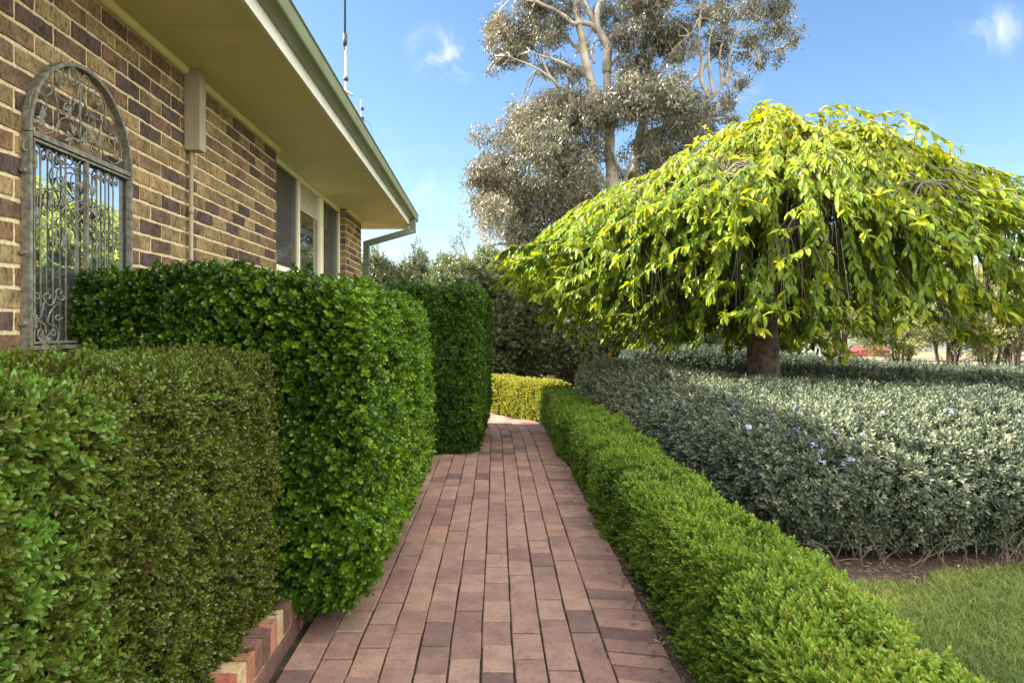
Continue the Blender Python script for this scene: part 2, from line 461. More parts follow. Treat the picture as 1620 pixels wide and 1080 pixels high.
wt.links.new(DIR, nz.inputs['Vector'])
def wisp(px, py, size, amount):
    d = Vector(((px - 768) / 1080, 1, (520 - py) / 1080)).normalized()
    v = N(wt, 'ShaderNodeVectorMath', operation='DISTANCE'); v.inputs[1].default_value = d
    wt.links.new(DIR, v.inputs[0])
    return wrange(v.outputs['Value'], size, 0, 0, amount)
prev = None
for w_ in ((705, 96, .060, .75), (672, 74, .035, .6), (1568, 50, .045, .8), (1424, 228, .05, .9), (695, 316, .05, .55), (640, 380, .16, .62),
           (1186, 156, .03, .5), (560, 440, .24, .62), (1000, 470, .25, .5)):
    o_ = wisp(*w_)
    prev = o_ if prev is None else wmath('MAXIMUM', prev, o_)
cov = wmath('MULTIPLY', prev, wrange(nz.outputs['Fac'], .46, .74))
dt = N(wt, 'ShaderNodeVectorMath', operation='DOT_PRODUCT'); dt.inputs[1].default_value = Vector((.42, -1, .30)).normalized()
wt.links.new(DIR, dt.inputs[0])
nb = N(wt, 'ShaderNodeTexNoise', Scale=2.2, Detail=7.0, Roughness=.55); wt.links.new(DIR, nb.inputs['Vector'])
fill_bank = wmath('MULTIPLY', wrange(dt.outputs['Value'], -.25, .35), wrange(nb.outputs['Fac'], .25, .55, .45, 1.0))  # unseen cloud, added to brighten the shaded side of the garden
sp = N(wt, 'ShaderNodeSeparateXYZ'); wt.links.new(DIR, sp.inputs[0])
ahead = wrange(sp.outputs['Y'], .05, .75)
hs = N(wt, 'ShaderNodeHueSaturation')
wt.links.new(wmath('MULTIPLY_ADD', ahead, .12, 1.0), hs.inputs['Saturation'])
wt.links.new(wmath('MULTIPLY_ADD', ahead, -.64, 1.0), hs.inputs['Value'])
wt.links.new(sky.outputs[0], hs.inputs['Color'])
cm = N(wt, 'ShaderNodeMix', data_type='RGBA')
wt.links.new(cov, cm.inputs[0]); wt.links.new(hs.outputs[0], cm.inputs[6]); cm.inputs[7].default_value = (1.75, 1.86, 2.0, 1)
cb = N(wt, 'ShaderNodeMix', data_type='RGBA')
wt.links.new(fill_bank, cb.inputs[0]); wt.links.new(cm.outputs[2], cb.inputs[6]); cb.inputs[7].default_value = (6.4, 6.15, 5.6, 1)
wt.links.new(cb.outputs[2], bg.inputs['Color'])

scene.view_settings.view_transform = 'Standard'; scene.view_settings.look = 'None'
scene.view_settings.exposure = 2.27; scene.view_settings.gamma = 1
cy = scene.cycles
cy.max_bounces = 7; cy.diffuse_bounces = 4; cy.glossy_bounces = 3; cy.transmission_bounces = 4; cy.transparent_max_bounces = 6
cy.caustics_reflective = False; cy.caustics_refractive = False
cy.use_denoising = True; cy.denoiser = 'OPENIMAGEDENOISE'; cy.denoising_prefilter = 'ACCURATE'; cy.denoising_input_passes = 'RGB_ALBEDO_NORMAL'; cy.sample_clamp_indirect = 6

# ------------------------------------------------------------------ ground
def terrain(x, y):
    y = np.asarray(y, float); x = np.asarray(x, float)
    z = np.interp(y, [-60, 13, 19, 60, 250, 420, 700, 1100, 2000], [0, 0, -.65, -2.4, -8.8, -11, 12, 62, 75])
    far = smooth01(300, 900, y)
    z = z + far * 14 * np.sin(x * .006 + 1.0) * np.cos(y * .004) + far * 6 * np.sin(x * .017)
    return z - .004
def build_ground():
    ys = np.concatenate([np.linspace(-30, 20, 60), np.linspace(21, 80, 40), np.geomspace(84, 2000, 60)])
    xs = np.concatenate([-np.geomspace(1500, 14, 30), np.linspace(-12, 20, 50), np.geomspace(22, 1500, 34)])
    X, Y = np.meshgrid(xs, ys); Z = terrain(X, Y)
    V = np.stack([X, Y, Z], -1).reshape(-1, 3)
    nx = len(xs); i, j = np.meshgrid(np.arange(nx - 1), np.arange(len(ys) - 1))
    a = (j * nx + i).ravel()
    F = np.stack([a, a + 1, a + nx + 1, a + nx], 1)
    m, nt, p, out = new_mat('soil_and_field')
    tc = N(nt, 'ShaderNodeTexCoord'); sep = N(nt, 'ShaderNodeSeparateXYZ'); nt.links.new(tc.outputs['Object'], sep.inputs[0])
    n1 = N(nt, 'ShaderNodeTexNoise', Scale=14.0, Detail=8.0, Roughness=.7); nt.links.new(tc.outputs['Object'], n1.inputs['Vector'])
    soil = ramp(nt, [(.3, (.030, .018, .013)), (.55, (.070, .042, .030)), (.75, (.11, .07, .05))], n1.outputs['Fac'])
    n2 = N(nt, 'ShaderNodeTexNoise', Scale=.02, Detail=6.0, Roughness=.6); nt.links.new(tc.outputs['Object'], n2.inputs['Vector'])
    field = ramp(nt, [(.35, (.068, .074, .028)), (.5, (.11, .100, .044)), (.68, (.13, .110, .052))], n2.outputs['Fac'])
    n3 = N(nt, 'ShaderNodeTexNoise', Scale=.012, Detail=7.0, Roughness=.65); nt.links.new(tc.outputs['Object'], n3.inputs['Vector'])
    hill = ramp(nt, [(.40, (.058, .074, .052)), (.55, (.085, .104, .074)), (.7, (.10, .112, .078))], n3.outputs['Fac'])
    f1 = N(nt, 'ShaderNodeMapRange'); f1.inputs['From Min'].default_value = 12.6; f1.inputs['From Max'].default_value = 13.4
    nt.links.new(sep.outputs['Y'], f1.inputs['Value'])
    f2 = N(nt, 'ShaderNodeMapRange'); f2.inputs['From Min'].default_value = 300; f2.inputs['From Max'].default_value = 420
    nt.links.new(sep.outputs['Y'], f2.inputs['Value'])
    m1 = N(nt, 'ShaderNodeMix', data_type='RGBA'); nt.links.new(f1.outputs[0], m1.inputs[0])
    nt.links.new(soil.outputs[0], m1.inputs[6]); nt.links.new(field.outputs[0], m1.inputs[7])
    m2 = N(nt, 'ShaderNodeMix', data_type='RGBA'); nt.links.new(f2.outputs[0], m2.inputs[0])
    nt.links.new(m1.outputs[2], m2.inputs[6]); nt.links.new(hill.outputs[0], m2.inputs[7])
    nt.links.new(m2.outputs[2], p.inputs['Base Color']); p.inputs['Roughness'].default_value = .95
    b = N(nt, 'ShaderNodeBump', Strength=.8, Distance=.02); nt.links.new(n1.outputs['Fac'], b.inputs['Height']); nt.links.new(b.outputs[0], p.inputs['Normal'])
    g = tri_mesh('ground', V, F, m, smooth=True)
    tag(g, 'dark garden soil running out into dry paddocks and low hills', 'ground', kind='structure')
build_ground()

# ------------------------------------------------------------------ brick path
OFFY = [0, 3, 5.5, 8.2, 8.8, 9.3, 9.8, 10.3, 10.9, 11.6]
OFFX = [-.02, 0, .045, .083, .085, .060, -.01, -.14, -.42, -.9]
def path_off(y): return np.interp(y, OFFY, OFFX)
def build_path():
    mb = MB(); mb.mat = 0
    rng = random.Random(5)
    def paver(x0, x1, y0, y1, skew=0.0):
        j = lambda a=.0022: rng.uniform(-a, a)
        x0 += j(); x1 += j(); y0 += j(); y1 += j()
        z = rng.uniform(.0215, .0270); tx = rng.uniform(-.003, .003); ty = rng.uniform(-.0035, .0035)
        if rng.random() < .05: z -= .003
        b = len(mb.v); c = .0035
        def pt(x, y, zz):
            u = (x - x0) / (x1 - x0); v = (y - y0) / (y1 - y0)
            yy = y + skew * (u - .5)
            return (x + float(path_off(yy)), yy, zz + tx * (u - .5) + ty * (v - .5))
        co = [(x0, y0), (x1, y0), (x1, y1), (x0, y1)]
        ci = [(x0 + c, y0 + c), (x1 - c, y0 + c), (x1 - c, y1 - c), (x0 + c, y1 - c)]
        mb.v += [pt(x, y, -.02) for x, y in co] + [pt(x, y, z - .003) for x, y in co] + [pt(x, y, z) for x, y in ci]
        mb.tint = min(1, max(0, rng.gauss(.54 if x1 < .6 else .38, .15) if rng.random() > .09 else rng.uniform(.0, .25)))
        for k in range(4):
            l = (k + 1) % 4
            mb.face((b + k, b + l, b + 4 + l, b + 4 + k)); mb.face((b + 4 + k, b + 4 + l, b + 8 + l, b + 8 + k))
        mb.face((b + 8, b + 9, b + 10, b + 11))
    L = .235; W = .130
    for k in range(13):
        x1 = .504 - k * W; x0 = x1 - W
        y = .9 - (.5 * L if k % 2 else 0) + rng.uniform(-.03, .03)
        lim = 10.75 if k < 10 else 10.75
        if k >= 10: y = 5.4 - (.5 * L if k % 2 else 0)
        while y < lim:
            l = L * rng.uniform(.985, 1.015)
            paver(x0 + .0036, x1 - .0036, y + .0046, y + l - .0046)
            y += l
    y = .9
    while y < 10.1:
        w = .1125 * rng.uniform(.97, 1.03)
        sk = -.03 + .02 * math.sin(y * 1.7) + rng.uniform(-.008, .008)
        paver(.508, .748 + rng.uniform(-.006, .006), y + .0042, y + w - .0042, sk)
        y += w
    # bed of sand under and between the pavers
    mb.mat = 1; mb.tint = .5
    yy = np.linspace(.6, 10.9, 60)
    for a, b_ in zip(yy[:-1], yy[1:]):
        oa, ob = float(path_off(a)), float(path_off(b_))
        mb.poly([(-1.2 + oa, a, .009), (.75 + oa, a, .009), (.75 + ob, b_, .009), (-1.2 + ob, b_, .009)])
    o = mb.build('path', [M['paver'], M['joint']])
    tag(o, 'red brown clay brick path with a header course along one edge', 'path', kind='structure')
    # the paved court beyond, where the path turns in the sun
    m2 = MB(); m2.mat = 0
    for i in range(14):
        for k in range(30):
            x = -4.6 + k * .235 + (.117 if i % 2 else 0); y0 = 9.2 + i * .12 if x < -1.3 else 10.78 + i * .12
            if x > 1.1 - (y0 - 10) * .8: continue
            m2.tint = min(1, max(0, rng.gauss(.6, .17)))
            m2.box(x, x + .229, y0, y0 + .114, -.01, .0235 + rng.uniform(-.001, .001))
    m2.mat = 1; m2.poly([(-4.7, 9.1, .0045), (1.0, 9.1, .0045), (1.0, 12.6, .0045), (-4.7, 12.6, .0045)])
    o = m2.build('path', [M['paver'], M['joint']])
    tag(o, 'sunlit brick paving where the path turns behind the house', 'path', kind='structure')
build_path()

# ------------------------------------------------------------------ lawn
def lawn_edge(x): return 3.64 + .20 * np.clip((x - 2.0), -1, 2.5) + .05 * np.sin(x * 5) + .03 * np.sin(x * 13)
def build_lawn():
    xs = np.linspace(1.33, 7.5, 50); V = []; F = []
    for x in xs: V += [(x, .4, .004), (x, float(lawn_edge(x)), .004)]
    for i in range(len(xs) - 1): F.append((2 * i, 2 * i + 2, 2 * i + 3, 2 * i + 1))
    m = plain('turf_soil', (.12, .115, .05), .95, noise=.3, scale=8, bump=.6)
    tag(tri_mesh('lawn', np.array(V), np.array(F), m), 'mown lawn beside the low clipped hedge', 'lawn', kind='structure')
    rng = np.random.default_rng(21)
    n = 190000
    P = np.stack([1.33 + 3.6 * rng.random(n) ** 1.35, 1.6 + 2.9 * rng.random(n), np.full(n, .004)], 1)
    P = P[P[:, 1] < lawn_edge(P[:, 0]) + rng.normal(0, .025, n)]
    bare = vnoise(P, .22, 4) + .5 * vnoise(P, .07, 5)
    nearh = np.exp(-((P[:, 0] - 1.45) / .22) ** 2)
    k = rng.random(len(P)) < np.clip(.95 - .75 * np.clip(-bare - .25 + .7 * nearh, 0, 1), 0, 1); P = P[k]
    n = len(P)
    tm = []
    for s in range(4):
        V = np.array([(-.0021, 0, 0), (.0021, 0, 0), (.0017, .007, .024), (-.0017, .007, .024), (.003 * (s - 1.5), .024 + .007 * s, .040)])
        tm.append((V, np.array([(0, 1, 2), (0, 2, 3), (3, 2, 4)]), np.zeros(3)))
    D = np.array([0, 0, 1.0]) + rng.normal(0, .42, (n, 3)); D[:, 2] = np.abs(D[:, 2])
    T = .42 + rng.normal(0, .16, n) + .36 * vnoise(P, .3, 8) + .12 * vnoise(P, .07, 9) + .12 * smooth01(2, 3.4, P[:, 0])
    g = place('grass', M['grass'], None, P, D, rng.uniform(.45, 1.05, n), tm, T, rng=rng)
    tag(g, 'short green and straw coloured grass blades of the lawn', 'grass', kind='stuff')
build_lawn()

# ------------------------------------------------------------------ the house
Z_SOF = EYE + 1.57
X_W = -1.82
H_END = 10.0
def build_house():
    h = thing('brick_house', 'brown brick house with deep cream eaves and green gutter', 'house')
    rng = random.Random(3)
    # mortar backing with the window opening
    WY0, WY1, WZ0 = 5.95, 8.95, 1.90
    mb = MB()
    xm = X_W - .006
    mb.box(xm - .1, xm, -4, WY0, -.05, Z_SOF + .05); mb.box(xm - .1, xm, WY1, H_END - .004, -.05, Z_SOF + .05)
    mb.box(xm - .1, xm, WY0, WY1, -.05, WZ0)
    mb.box(-9.2, xm - .1, H_END - .11, H_END - .006, -.05, Z_SOF + .05)
    mb.box(-9.2, xm - .1, -4, -3.9, -.05, Z_SOF + .05); mb.box(-9.2, -9.1, -3.9, H_END - .11, -.05, Z_SOF + .05)
    mb.mat = 1
    def brick(x, y0, y1, z0, z1):
        """one brick face proud of the mortar, edges a little uneven"""
        mb.tint = min(1, max(0, rng.choice([rng.gauss(.08, .06), rng.gauss(.30, .12), rng.gauss(.58, .12), rng.gauss(.68, .09), rng.gauss(.82, .1), rng.gauss(.5, .2)])))
        j = lambda: rng.uniform(-.0028, .0028)
        n = 6; b = len(mb.v)
        ring = [(y0 + (y1 - y0) * t / n + (j() if 0 < t < n else 0), z0 + j()) for t in range(n)] + [(y1 + j(), z0 + j()), (y1 + j(), (z0 + z1) / 2)]
        ring += [(y1 - (y1 - y0) * t / n, z1 + j()) for t in range(n)] + [(y0 + j(), z1 + j()), (y0 + j(), (z0 + z1) / 2)]
        cy_, cz_ = (y0 + y1) / 2, (z0 + z1) / 2
        m_ = len(ring); pro = rng.uniform(-.0008, .0012)
        mb.v += [(x - .012, a, c) for a, c in ring]
        mb.v += [(x + pro, a + (.003 if a < cy_ else -.003), c + (.003 if c < cz_ else -.003)) for a, c in ring]
        for k in range(m_):
            l = (k + 1) % m_
            mb.face((b + k, b + l, b + m_ + l, b + m_ + k))
        mb.face(range(b + m_, b + 2 * m_))
    ph = .086
    z = -.03; row = 0
    while z < Z_SOF + .02:
        y = -1.2 + (.12 if row % 2 else 0)
        while y < H_END:
            a, c = y + .0068, y + .2332
            z0, z1 = z + .0065, z + .0795
            inwin = z1 > WZ0
            for s0, s1 in ((a, c),):
                if inwin and s0 < WY0 < s1: s1 = WY0 - .001
                if inwin and s0 < WY1 < s1: s0 = WY1 + .001
                if s1 > H_END: s1 = H_END - .001
                if inwin and s0 >= WY0 - .002 and s1 <= WY1 + .002: continue
                if s1 - s0 > .03: brick(X_W, s0, s1, z0, z1)
            y += .24
        # reveal of the pier, facing the window
        if z + .081 > WZ0:
            mb.tint = min(1, max(0, rng.gauss(.5, .2)))
            mb.box(X_W - .095, X_W - .012, WY1 - .004, WY1 + .05, z + .005, z + .081)
        z += ph; row += 1
    mb.build('wall', [M['mortar'], M['brick']], h)
    # eave lining in sheets with fine joints
    s = MB()
    XF = -1.165; YE = 10.45
    cuts = [-3, -1.4, 1.08, 3.54, 6.0, 8.45, YE - .03]
    for a, b in zip(cuts[:-1], cuts[1:]):
        s.box(X_W - .12, XF - .002, a + .0035, b - .0035, Z_SOF, Z_SOF + .012)
    s.box(-9.3, X_W - .12, H_END - .004, YE - .03, Z_SOF, Z_SOF + .012)
    s.box(-9.3, X_W - .12, -3, H_END - .006, Z_SOF + .052, Z_SOF + .06)
    s.build('soffit', M['eave'], h)
    f = MB()
    f.box(XF, XF + .022, -3, YE, Z_SOF - .012, Z_SOF + .17)
    f.box(-9.5, XF - .002, YE - .024, YE - .002, Z_SOF - .05, Z_SOF + .17)
    f.build('fascia', M['fascia'], h, bevel=.002)
    f = MB(); f.box(XF - .045, XF - .001, -3, YE - .026, Z_SOF - .010, Z_SOF - .001)
    f.box(-9.5, XF - .05, YE - .07, YE - .026, Z_SOF - .012, Z_SOF - .001)
    f.build('soffit_bead', M['eave'], h)
    # cornice mould where wall meets eave lining, stopping at the window
    prof = [(X_W, Z_SOF - .001)] + [(X_W + .034 * math.cos(t), Z_SOF - .001 - .034 * math.sin(t)) for t in np.linspace(0, math.pi / 2, 7)]
    c = MB(); c.prism(prof, -3, 5.97); c.prism(prof, 8.96, H_END)
    c.build('cornice', M['cream'], h)
    # quad gutter, rolled front
    z0 = EYE + 1.640
    pr = [(XF + .024, z0 + .125), (XF + .024, z0), (XF + .10, z0 + .006)]
    pr += [(XF + .10 + .022 * math.sin(t), z0 + .028 - .022 * math.cos(t)) for t in np.linspace(.3, 1.5, 6)]
    pr += [(XF + .127, z0 + .085), (XF + .120, z0 + .100), (XF + .132, z0 + .108), (XF + .128, z0 + .118), (XF + .112, z0 + .116), (XF + .112, z0 + .04), (XF + .03, z0 + .02), (XF + .03, z0 + .125)]
    g = MB(); g.prism(pr, -3, YE + .13)
    g.poly([(XF + .03, YE + .129, z0 + .12), (XF + .03, YE + .129, z0 + .005), (XF + .12, YE + .129, z0 + .01), (XF + .12, YE + .129, z0 + .11)])
    g.box(-9.5, XF + .02, YE, YE + .12, z0, z0 + .10)
    g.build('gutter', M['gutter'], h)
    # hipped roof
    r = MB(); ze = Z_SOF + .19; X0, X1, Y0, Y1 = -9.6, XF + .05, -3.1, YE + .05
    pz = ze + (X1 - X0) / 2 * math.tan(R(22)); xm_ = (X0 + X1) / 2; d = (X1 - X0) / 2
    A, B, C_, D_ = (X1, Y0, ze), (X1, Y1, ze), (X0, Y1, ze), (X0, Y0, ze)
    E_, F_ = (xm_, Y1 - d, pz), (xm_, Y0 + d, pz)
    r.poly([A, B, E_, F_]); r.poly([B, C_, E_]); r.poly([C_, D_, F_, E_]); r.poly([D_, A, F_])
    r.box(X0, X1, Y0, Y1, ze - .03, ze - .002)
    r.build('roof', M['roof'], h)
    # downpipe with its elbow, from gutter to the corner of the wall
    def rectpipe(pts, w=.1, d=.05):
        m_ = MB(); b0 = None
        pts = [Vector(p) for p in pts]
        for i, p in enumerate(pts):
            t1 = (pts[i] - pts[i - 1]).normalized() if i else (pts[1] - pts[0]).normalized()
            t2 = (pts[i + 1] - pts[i]).normalized() if i + 1 < len(pts) else t1
            t = (t1 + t2).normalized(); k = 1 / max(t.dot(t2), .3)
            sd = Vector((0, 1, 0)); nrm = t.cross(sd).normalized()
            b = len(m_.v)
            for a, c_ in ((-1, -1), (1, -1), (1, 1), (-1, 1)):
                m_.v.append(tuple(p + sd * a * d / 2 + nrm * c_ * w / 2 * k))
            if b0 is not None:
                for q in range(4):
                    l = (q + 1) % 4
                    m_.face((b0 + q, b0 + l, b + l, b + q))
            b0 = b
        m_.face((3, 2, 1, 0)); m_.face((b0, b0 + 1, b0 + 2, b0 + 3))
        return m_
    p = rectpipe([(XF + .072, 10.28, z0 + .002), (XF + .072, 10.28, z0 - .16), (-1.755, 10.08, 2.615), (-1.755, 10.08, .03)], .085, .10)
    dp = p.build('downpipe', M['downpipe'], h, bevel=.004)
    b = MB(); b.box(-1.82, -1.70, 10.015, 10.145, 2.30, 2.325); b.build('bracket', M['downpipe'], dp)
    # conduit with its cover under the eave
    m_ = MB(); m_.box(X_W + .001, X_W + .097, 4.12, 4.21, 2.44, Z_SOF - .001)
    cv = m_.build('cable_cover', M['taupe'], h, bevel=.003)
    m_ = MB(); m_.tube([(X_W + .026, 4.16, 2.44), (X_W + .026, 4.16, .1)], .0135, 10)
    m_.tube([(X_W + .026, 4.16, 2.10), (X_W + .026, 4.16, 2.06)], .017, 10)
    m_.build('conduit', M['taupe'], h, smooth=True)
    # window of three lights
    XG = X_W - .095
    w = MB(); zt = Z_SOF - .004; fr = .05
    w.box(XG - .05, XG + .012, WY0 + .002, WY1 - .006, zt - .048, zt); w.box(XG - .05, XG + .012, WY0 + .002, WY1 - .006, WZ0 + .002, WZ0 + .05)
    for a, b in ((WY0 + .002, WY0 + .04), (6.965, 7.02), (7.90, 7.985), (WY1 - .05, WY1 - .006)):
        w.box(XG - .05, XG + .010, a, b, WZ0 + .052, zt - .050)
    w.box(XG + .0105, XG + .028, 7.925, 7.955, WZ0 + .053, zt - .051)
    wf = w.build('window', M['window_cream'], h, bevel=.002)
    s_ = MB(); s_.box(XG - .04, X_W + .02, WY0 + .004, WY1 - .008, WZ0 - .03, WZ0 + .001); s_.build('sill', M['fascia'], wf, bevel=.003)
    for a, b, scr in ((WY0 + .041, 6.964, True), (7.021, 7.899, False), (7.986, WY1 - .051, True)):
        g_ = MB(); g_.box(XG - .034, XG - .028, a, b, WZ0 + .051, zt - .049); g_.build('pane', M['glass'], wf)
        if scr:
            q = MB(); q.poly([(XG - .012, a, WZ0 + .051), (XG - .012, b, WZ0 + .051), (XG - .012, b, zt - .049), (XG - .012, a, zt - .049)])
            q.build('fly_screen', M['screen'], wf)
    bl = MB()
    for i in range(11):
        zz = zt - .055 - i * .0245
        bl.poly([(XG - .026, 7.03, zz), (XG - .026, 7.89, zz), (XG - .020, 7.89, zz - .022), (XG - .020, 7.03, zz - .022)])
    bl.build('blind', M['blind'], wf)
    # opposite roof gutter fixtures
    return h
build_house()

def build_antennas():
    a = thing('antenna', 'tall thin whip antenna mast rising above the house gutter', 'antenna')
    x, y = -2.0, 9.78
    zr = EYE + 1.75 + .33
    m = MB(); m.tube([(x, y, zr - .12), (x, y, EYE + 4.10)], .020, 8); m.build('pole', M['steel'], a, smooth=True)
    m = MB(); m.tube([(x - .012, y, EYE + 3.98), (x - .012, y, EYE + 8.2)], [.016, .009], 8); m.build('whip', M['blackplastic'], a, smooth=True)
    m = MB(); m.tube([(x - .01, y, EYE + 4.05), (x - .01, y, EYE + 4.22)], .03, 8); m.build('clamp', M['blackplastic'], a, smooth=True)
    m = MB(); m.tube([(x, y, EYE + 3.55), (x, y, EYE + 3.60)], .036, 8); m.build('clamp', M['blackplastic'], a, smooth=True)
    m = MB(); m.tube([(x - .03, y, EYE + 3.42), (x + .10, y, EYE + 3.34)], .02, 6); m.build('bracket', M['steel'], a)
    a = thing('antenna', 'short stub antenna with trailing cable at the gutter end', 'antenna')
    x, y = -1.92, 10.5
    m = MB(); m.tube([(x, y, EYE + 1.95), (x, y, EYE + 3.52)], .010, 6); m.build('pole', M['steel'], a)
    m = MB(); m.tube([(x - .065, y, EYE + 1.95), (x - .065, y, EYE + 3.42)], .006, 6); m.build('pole', M['steel'], a)
    m = MB(); m.box(x + .01, x + .05, y - .02, y + .02, EYE + 3.36, EYE + 3.40); m.build('fitting', M['blackplastic'], a)
    m = MB(); m.box(x + .005, x + .05, y - .02, y + .02, EYE + 3.20, EYE + 3.25); m.build('fitting', M['blackplastic'], a)
    m = MB(); m.tube(catmull([(x + .05, y, EYE + 3.20), (x + .12, y, EYE + 3.17), (x + .165, y, EYE + 3.08), (x + .175, y, EYE + 2.98), (x + .15, y, EYE + 2.8), (x + .05, y, EYE + 2.3)]), .004, 5); m.build('cable', M['blackplastic'], a)
build_antennas()

# ------------------------------------------------------------------ wrought iron gate with its mirror
def build_gate():
    g = thing('garden_mirror', 'arched wrought iron gate mirror hung on the brick wall', 'mirror')
    XP = -1.785
    y0, y1 = 2.672, 3.46
    zb = EYE - .0875; zs = EYE + .775
    def bar(m, ya, za, yb, zb_, w=.0165, d=.036):
        # flat bar between two points in the plane
        dy, dz = yb - ya, zb_ - za; l = math.hypot(dy, dz); ny, nz_ = -dz / l * w / 2, dy / l * w / 2
        b = len(m.v)
        for x in (XP - d, XP):
            m.v += [(x, ya + ny, za + nz_), (x, yb + ny, zb_ + nz_), (x, yb - ny, zb_ - nz_), (x, ya - ny, za - nz_)]
        for q in ((0, 1, 2, 3), (7, 6, 5, 4), (0, 4, 5, 1), (2, 6, 7, 3), (1, 5, 6, 2), (3, 7, 4, 0)): m.face([b + i for i in q])
    f = MB()
    yc = (y0 + y1) / 2; rad = (y1 - y0) / 2 - .012
    bar(f, y0 + .013, zb, y0 + .013, zs); bar(f, y1 - .013, zb, y1 - .013, zs)
    bar(f, y0 + .025, zb + .012, y1 - .025, zb + .012); bar(f, y0 + .025, zs, y1 - .025, zs, .022)
    t = np.linspace(math.pi, 0, 29)
    for a, b in zip(t[:-1], t[1:]):
        bar(f, yc + rad * math.cos(a), zs + .003 + rad * math.sin(a), yc + rad * math.cos(b), zs + .003 + rad * math.sin(b))
    f.build('frame', M['iron'], g)
    # two gate leaves: slim stiles inside the frame, meeting in the middle
    for ya, yb in ((y0 + .032, yc - .005), (yc + .005, y1 - .032)):
        f = MB()
        for a in (ya, yb): bar(f, a, zb + .026, a, zs - .018, .0075, .018)
        for zz in (zs - .024, zb + .032): bar(f, ya + .0042, zz, yb - .0042, zz, .009, .017)
        f.build('gate_leaf', M['iron'], g)
    m = MB(); m.box(X_W + .002, X_W + .008, y0 + .027, y1 - .027, zb + .026, zs - .016)
    m.build('mirror_pane', M['mirror'], g)
    for zz in (EYE + .62, EYE + .30, EYE + .02):
        m = MB(); m.tube([(XP - .02, y0 - .016, zz), (XP - .02, y0 + .004, zz)], .010, 8); m.build('wall_bolt', M['iron'], g)
    for zz in (EYE + .66, EYE + .03):
        m = MB(); m.box(XP + .001, XP + .010, y0 + .019, y0 + .033, zz - .025, zz + .025); m.build('hinge', M['iron'], g)
    XS = XP - .012
    def mp(c, oy):
        px = 20 + c[0] * .17593; py = oy + c[1] * .17593
        Y = -XS * 1080 / (768 - px)
        return (XS, Y, EYE + (520 - py) / 1080 * Y)
    A = 90; B = 230; C_ = 380
    curves = [(A, q) for q in (
        [(280, 500), (305, 440), (290, 380), (240, 330), (190, 320), (155, 380), (155, 500), (190, 600), (250, 670), (320, 690), (380, 650), (405, 590), (410, 520), (395, 400), (370, 290), (345, 240), (350, 150), (400, 95), (450, 120), (470, 190), (460, 250)],
        [(245, 320), (300, 350), (345, 320), (350, 250), (330, 180), (290, 150), (255, 180), (260, 240), (290, 275), (310, 250), (295, 225)],
        [(370, 290), (400, 350), (450, 390), (520, 395), (580, 340), (598, 250), (585, 170), (550, 105), (510, 110), (495, 170), (520, 240), (550, 250), (570, 215), (550, 180)],
        [(605, 190), (607, 500), (612, 830)],
        [(500, 410), (465, 430), (460, 490), (490, 550), (550, 565), (595, 530), (600, 460), (575, 410), (545, 430), (545, 480)],
        [(500, 410), (522, 450), (505, 490), (485, 470)],
        [(612, 760), (585, 680), (550, 590), (500, 550), (440, 560), (410, 600), (410, 660), (440, 730), (490, 765), (525, 740), (520, 690)],
        [(612, 220), (640, 170), (680, 200), (690, 270), (660, 310), (640, 280), (655, 250), (675, 265)],
        [(610, 190), (612, 290), (640, 400), (680, 490), (730, 550), (790, 570), (830, 530), (830, 430), (790, 330), (750, 310), (720, 350), (730, 410), (770, 450)],
        [(612, 590), (650, 640), (710, 655), (740, 610), (720, 550), (690, 535), (680, 590), (710, 620), (720, 590)],
        [(610, 500), (618, 450), (650, 450), (672, 500), (650, 530)],
        [(614, 780), (650, 690), (700, 665), (750, 700), (780, 790), (765, 880), (730, 880), (705, 830), (715, 790)],
        [(840, 500), (790, 620), (785, 740), (820, 880), (900, 960), (960, 940), (975, 850), (950, 740), (910, 690), (875, 700), (865, 770), (890, 810)],
        [(900, 680), (860, 650), (832, 590), (840, 505), (880, 520), (905, 580), (885, 610), (870, 580)])]
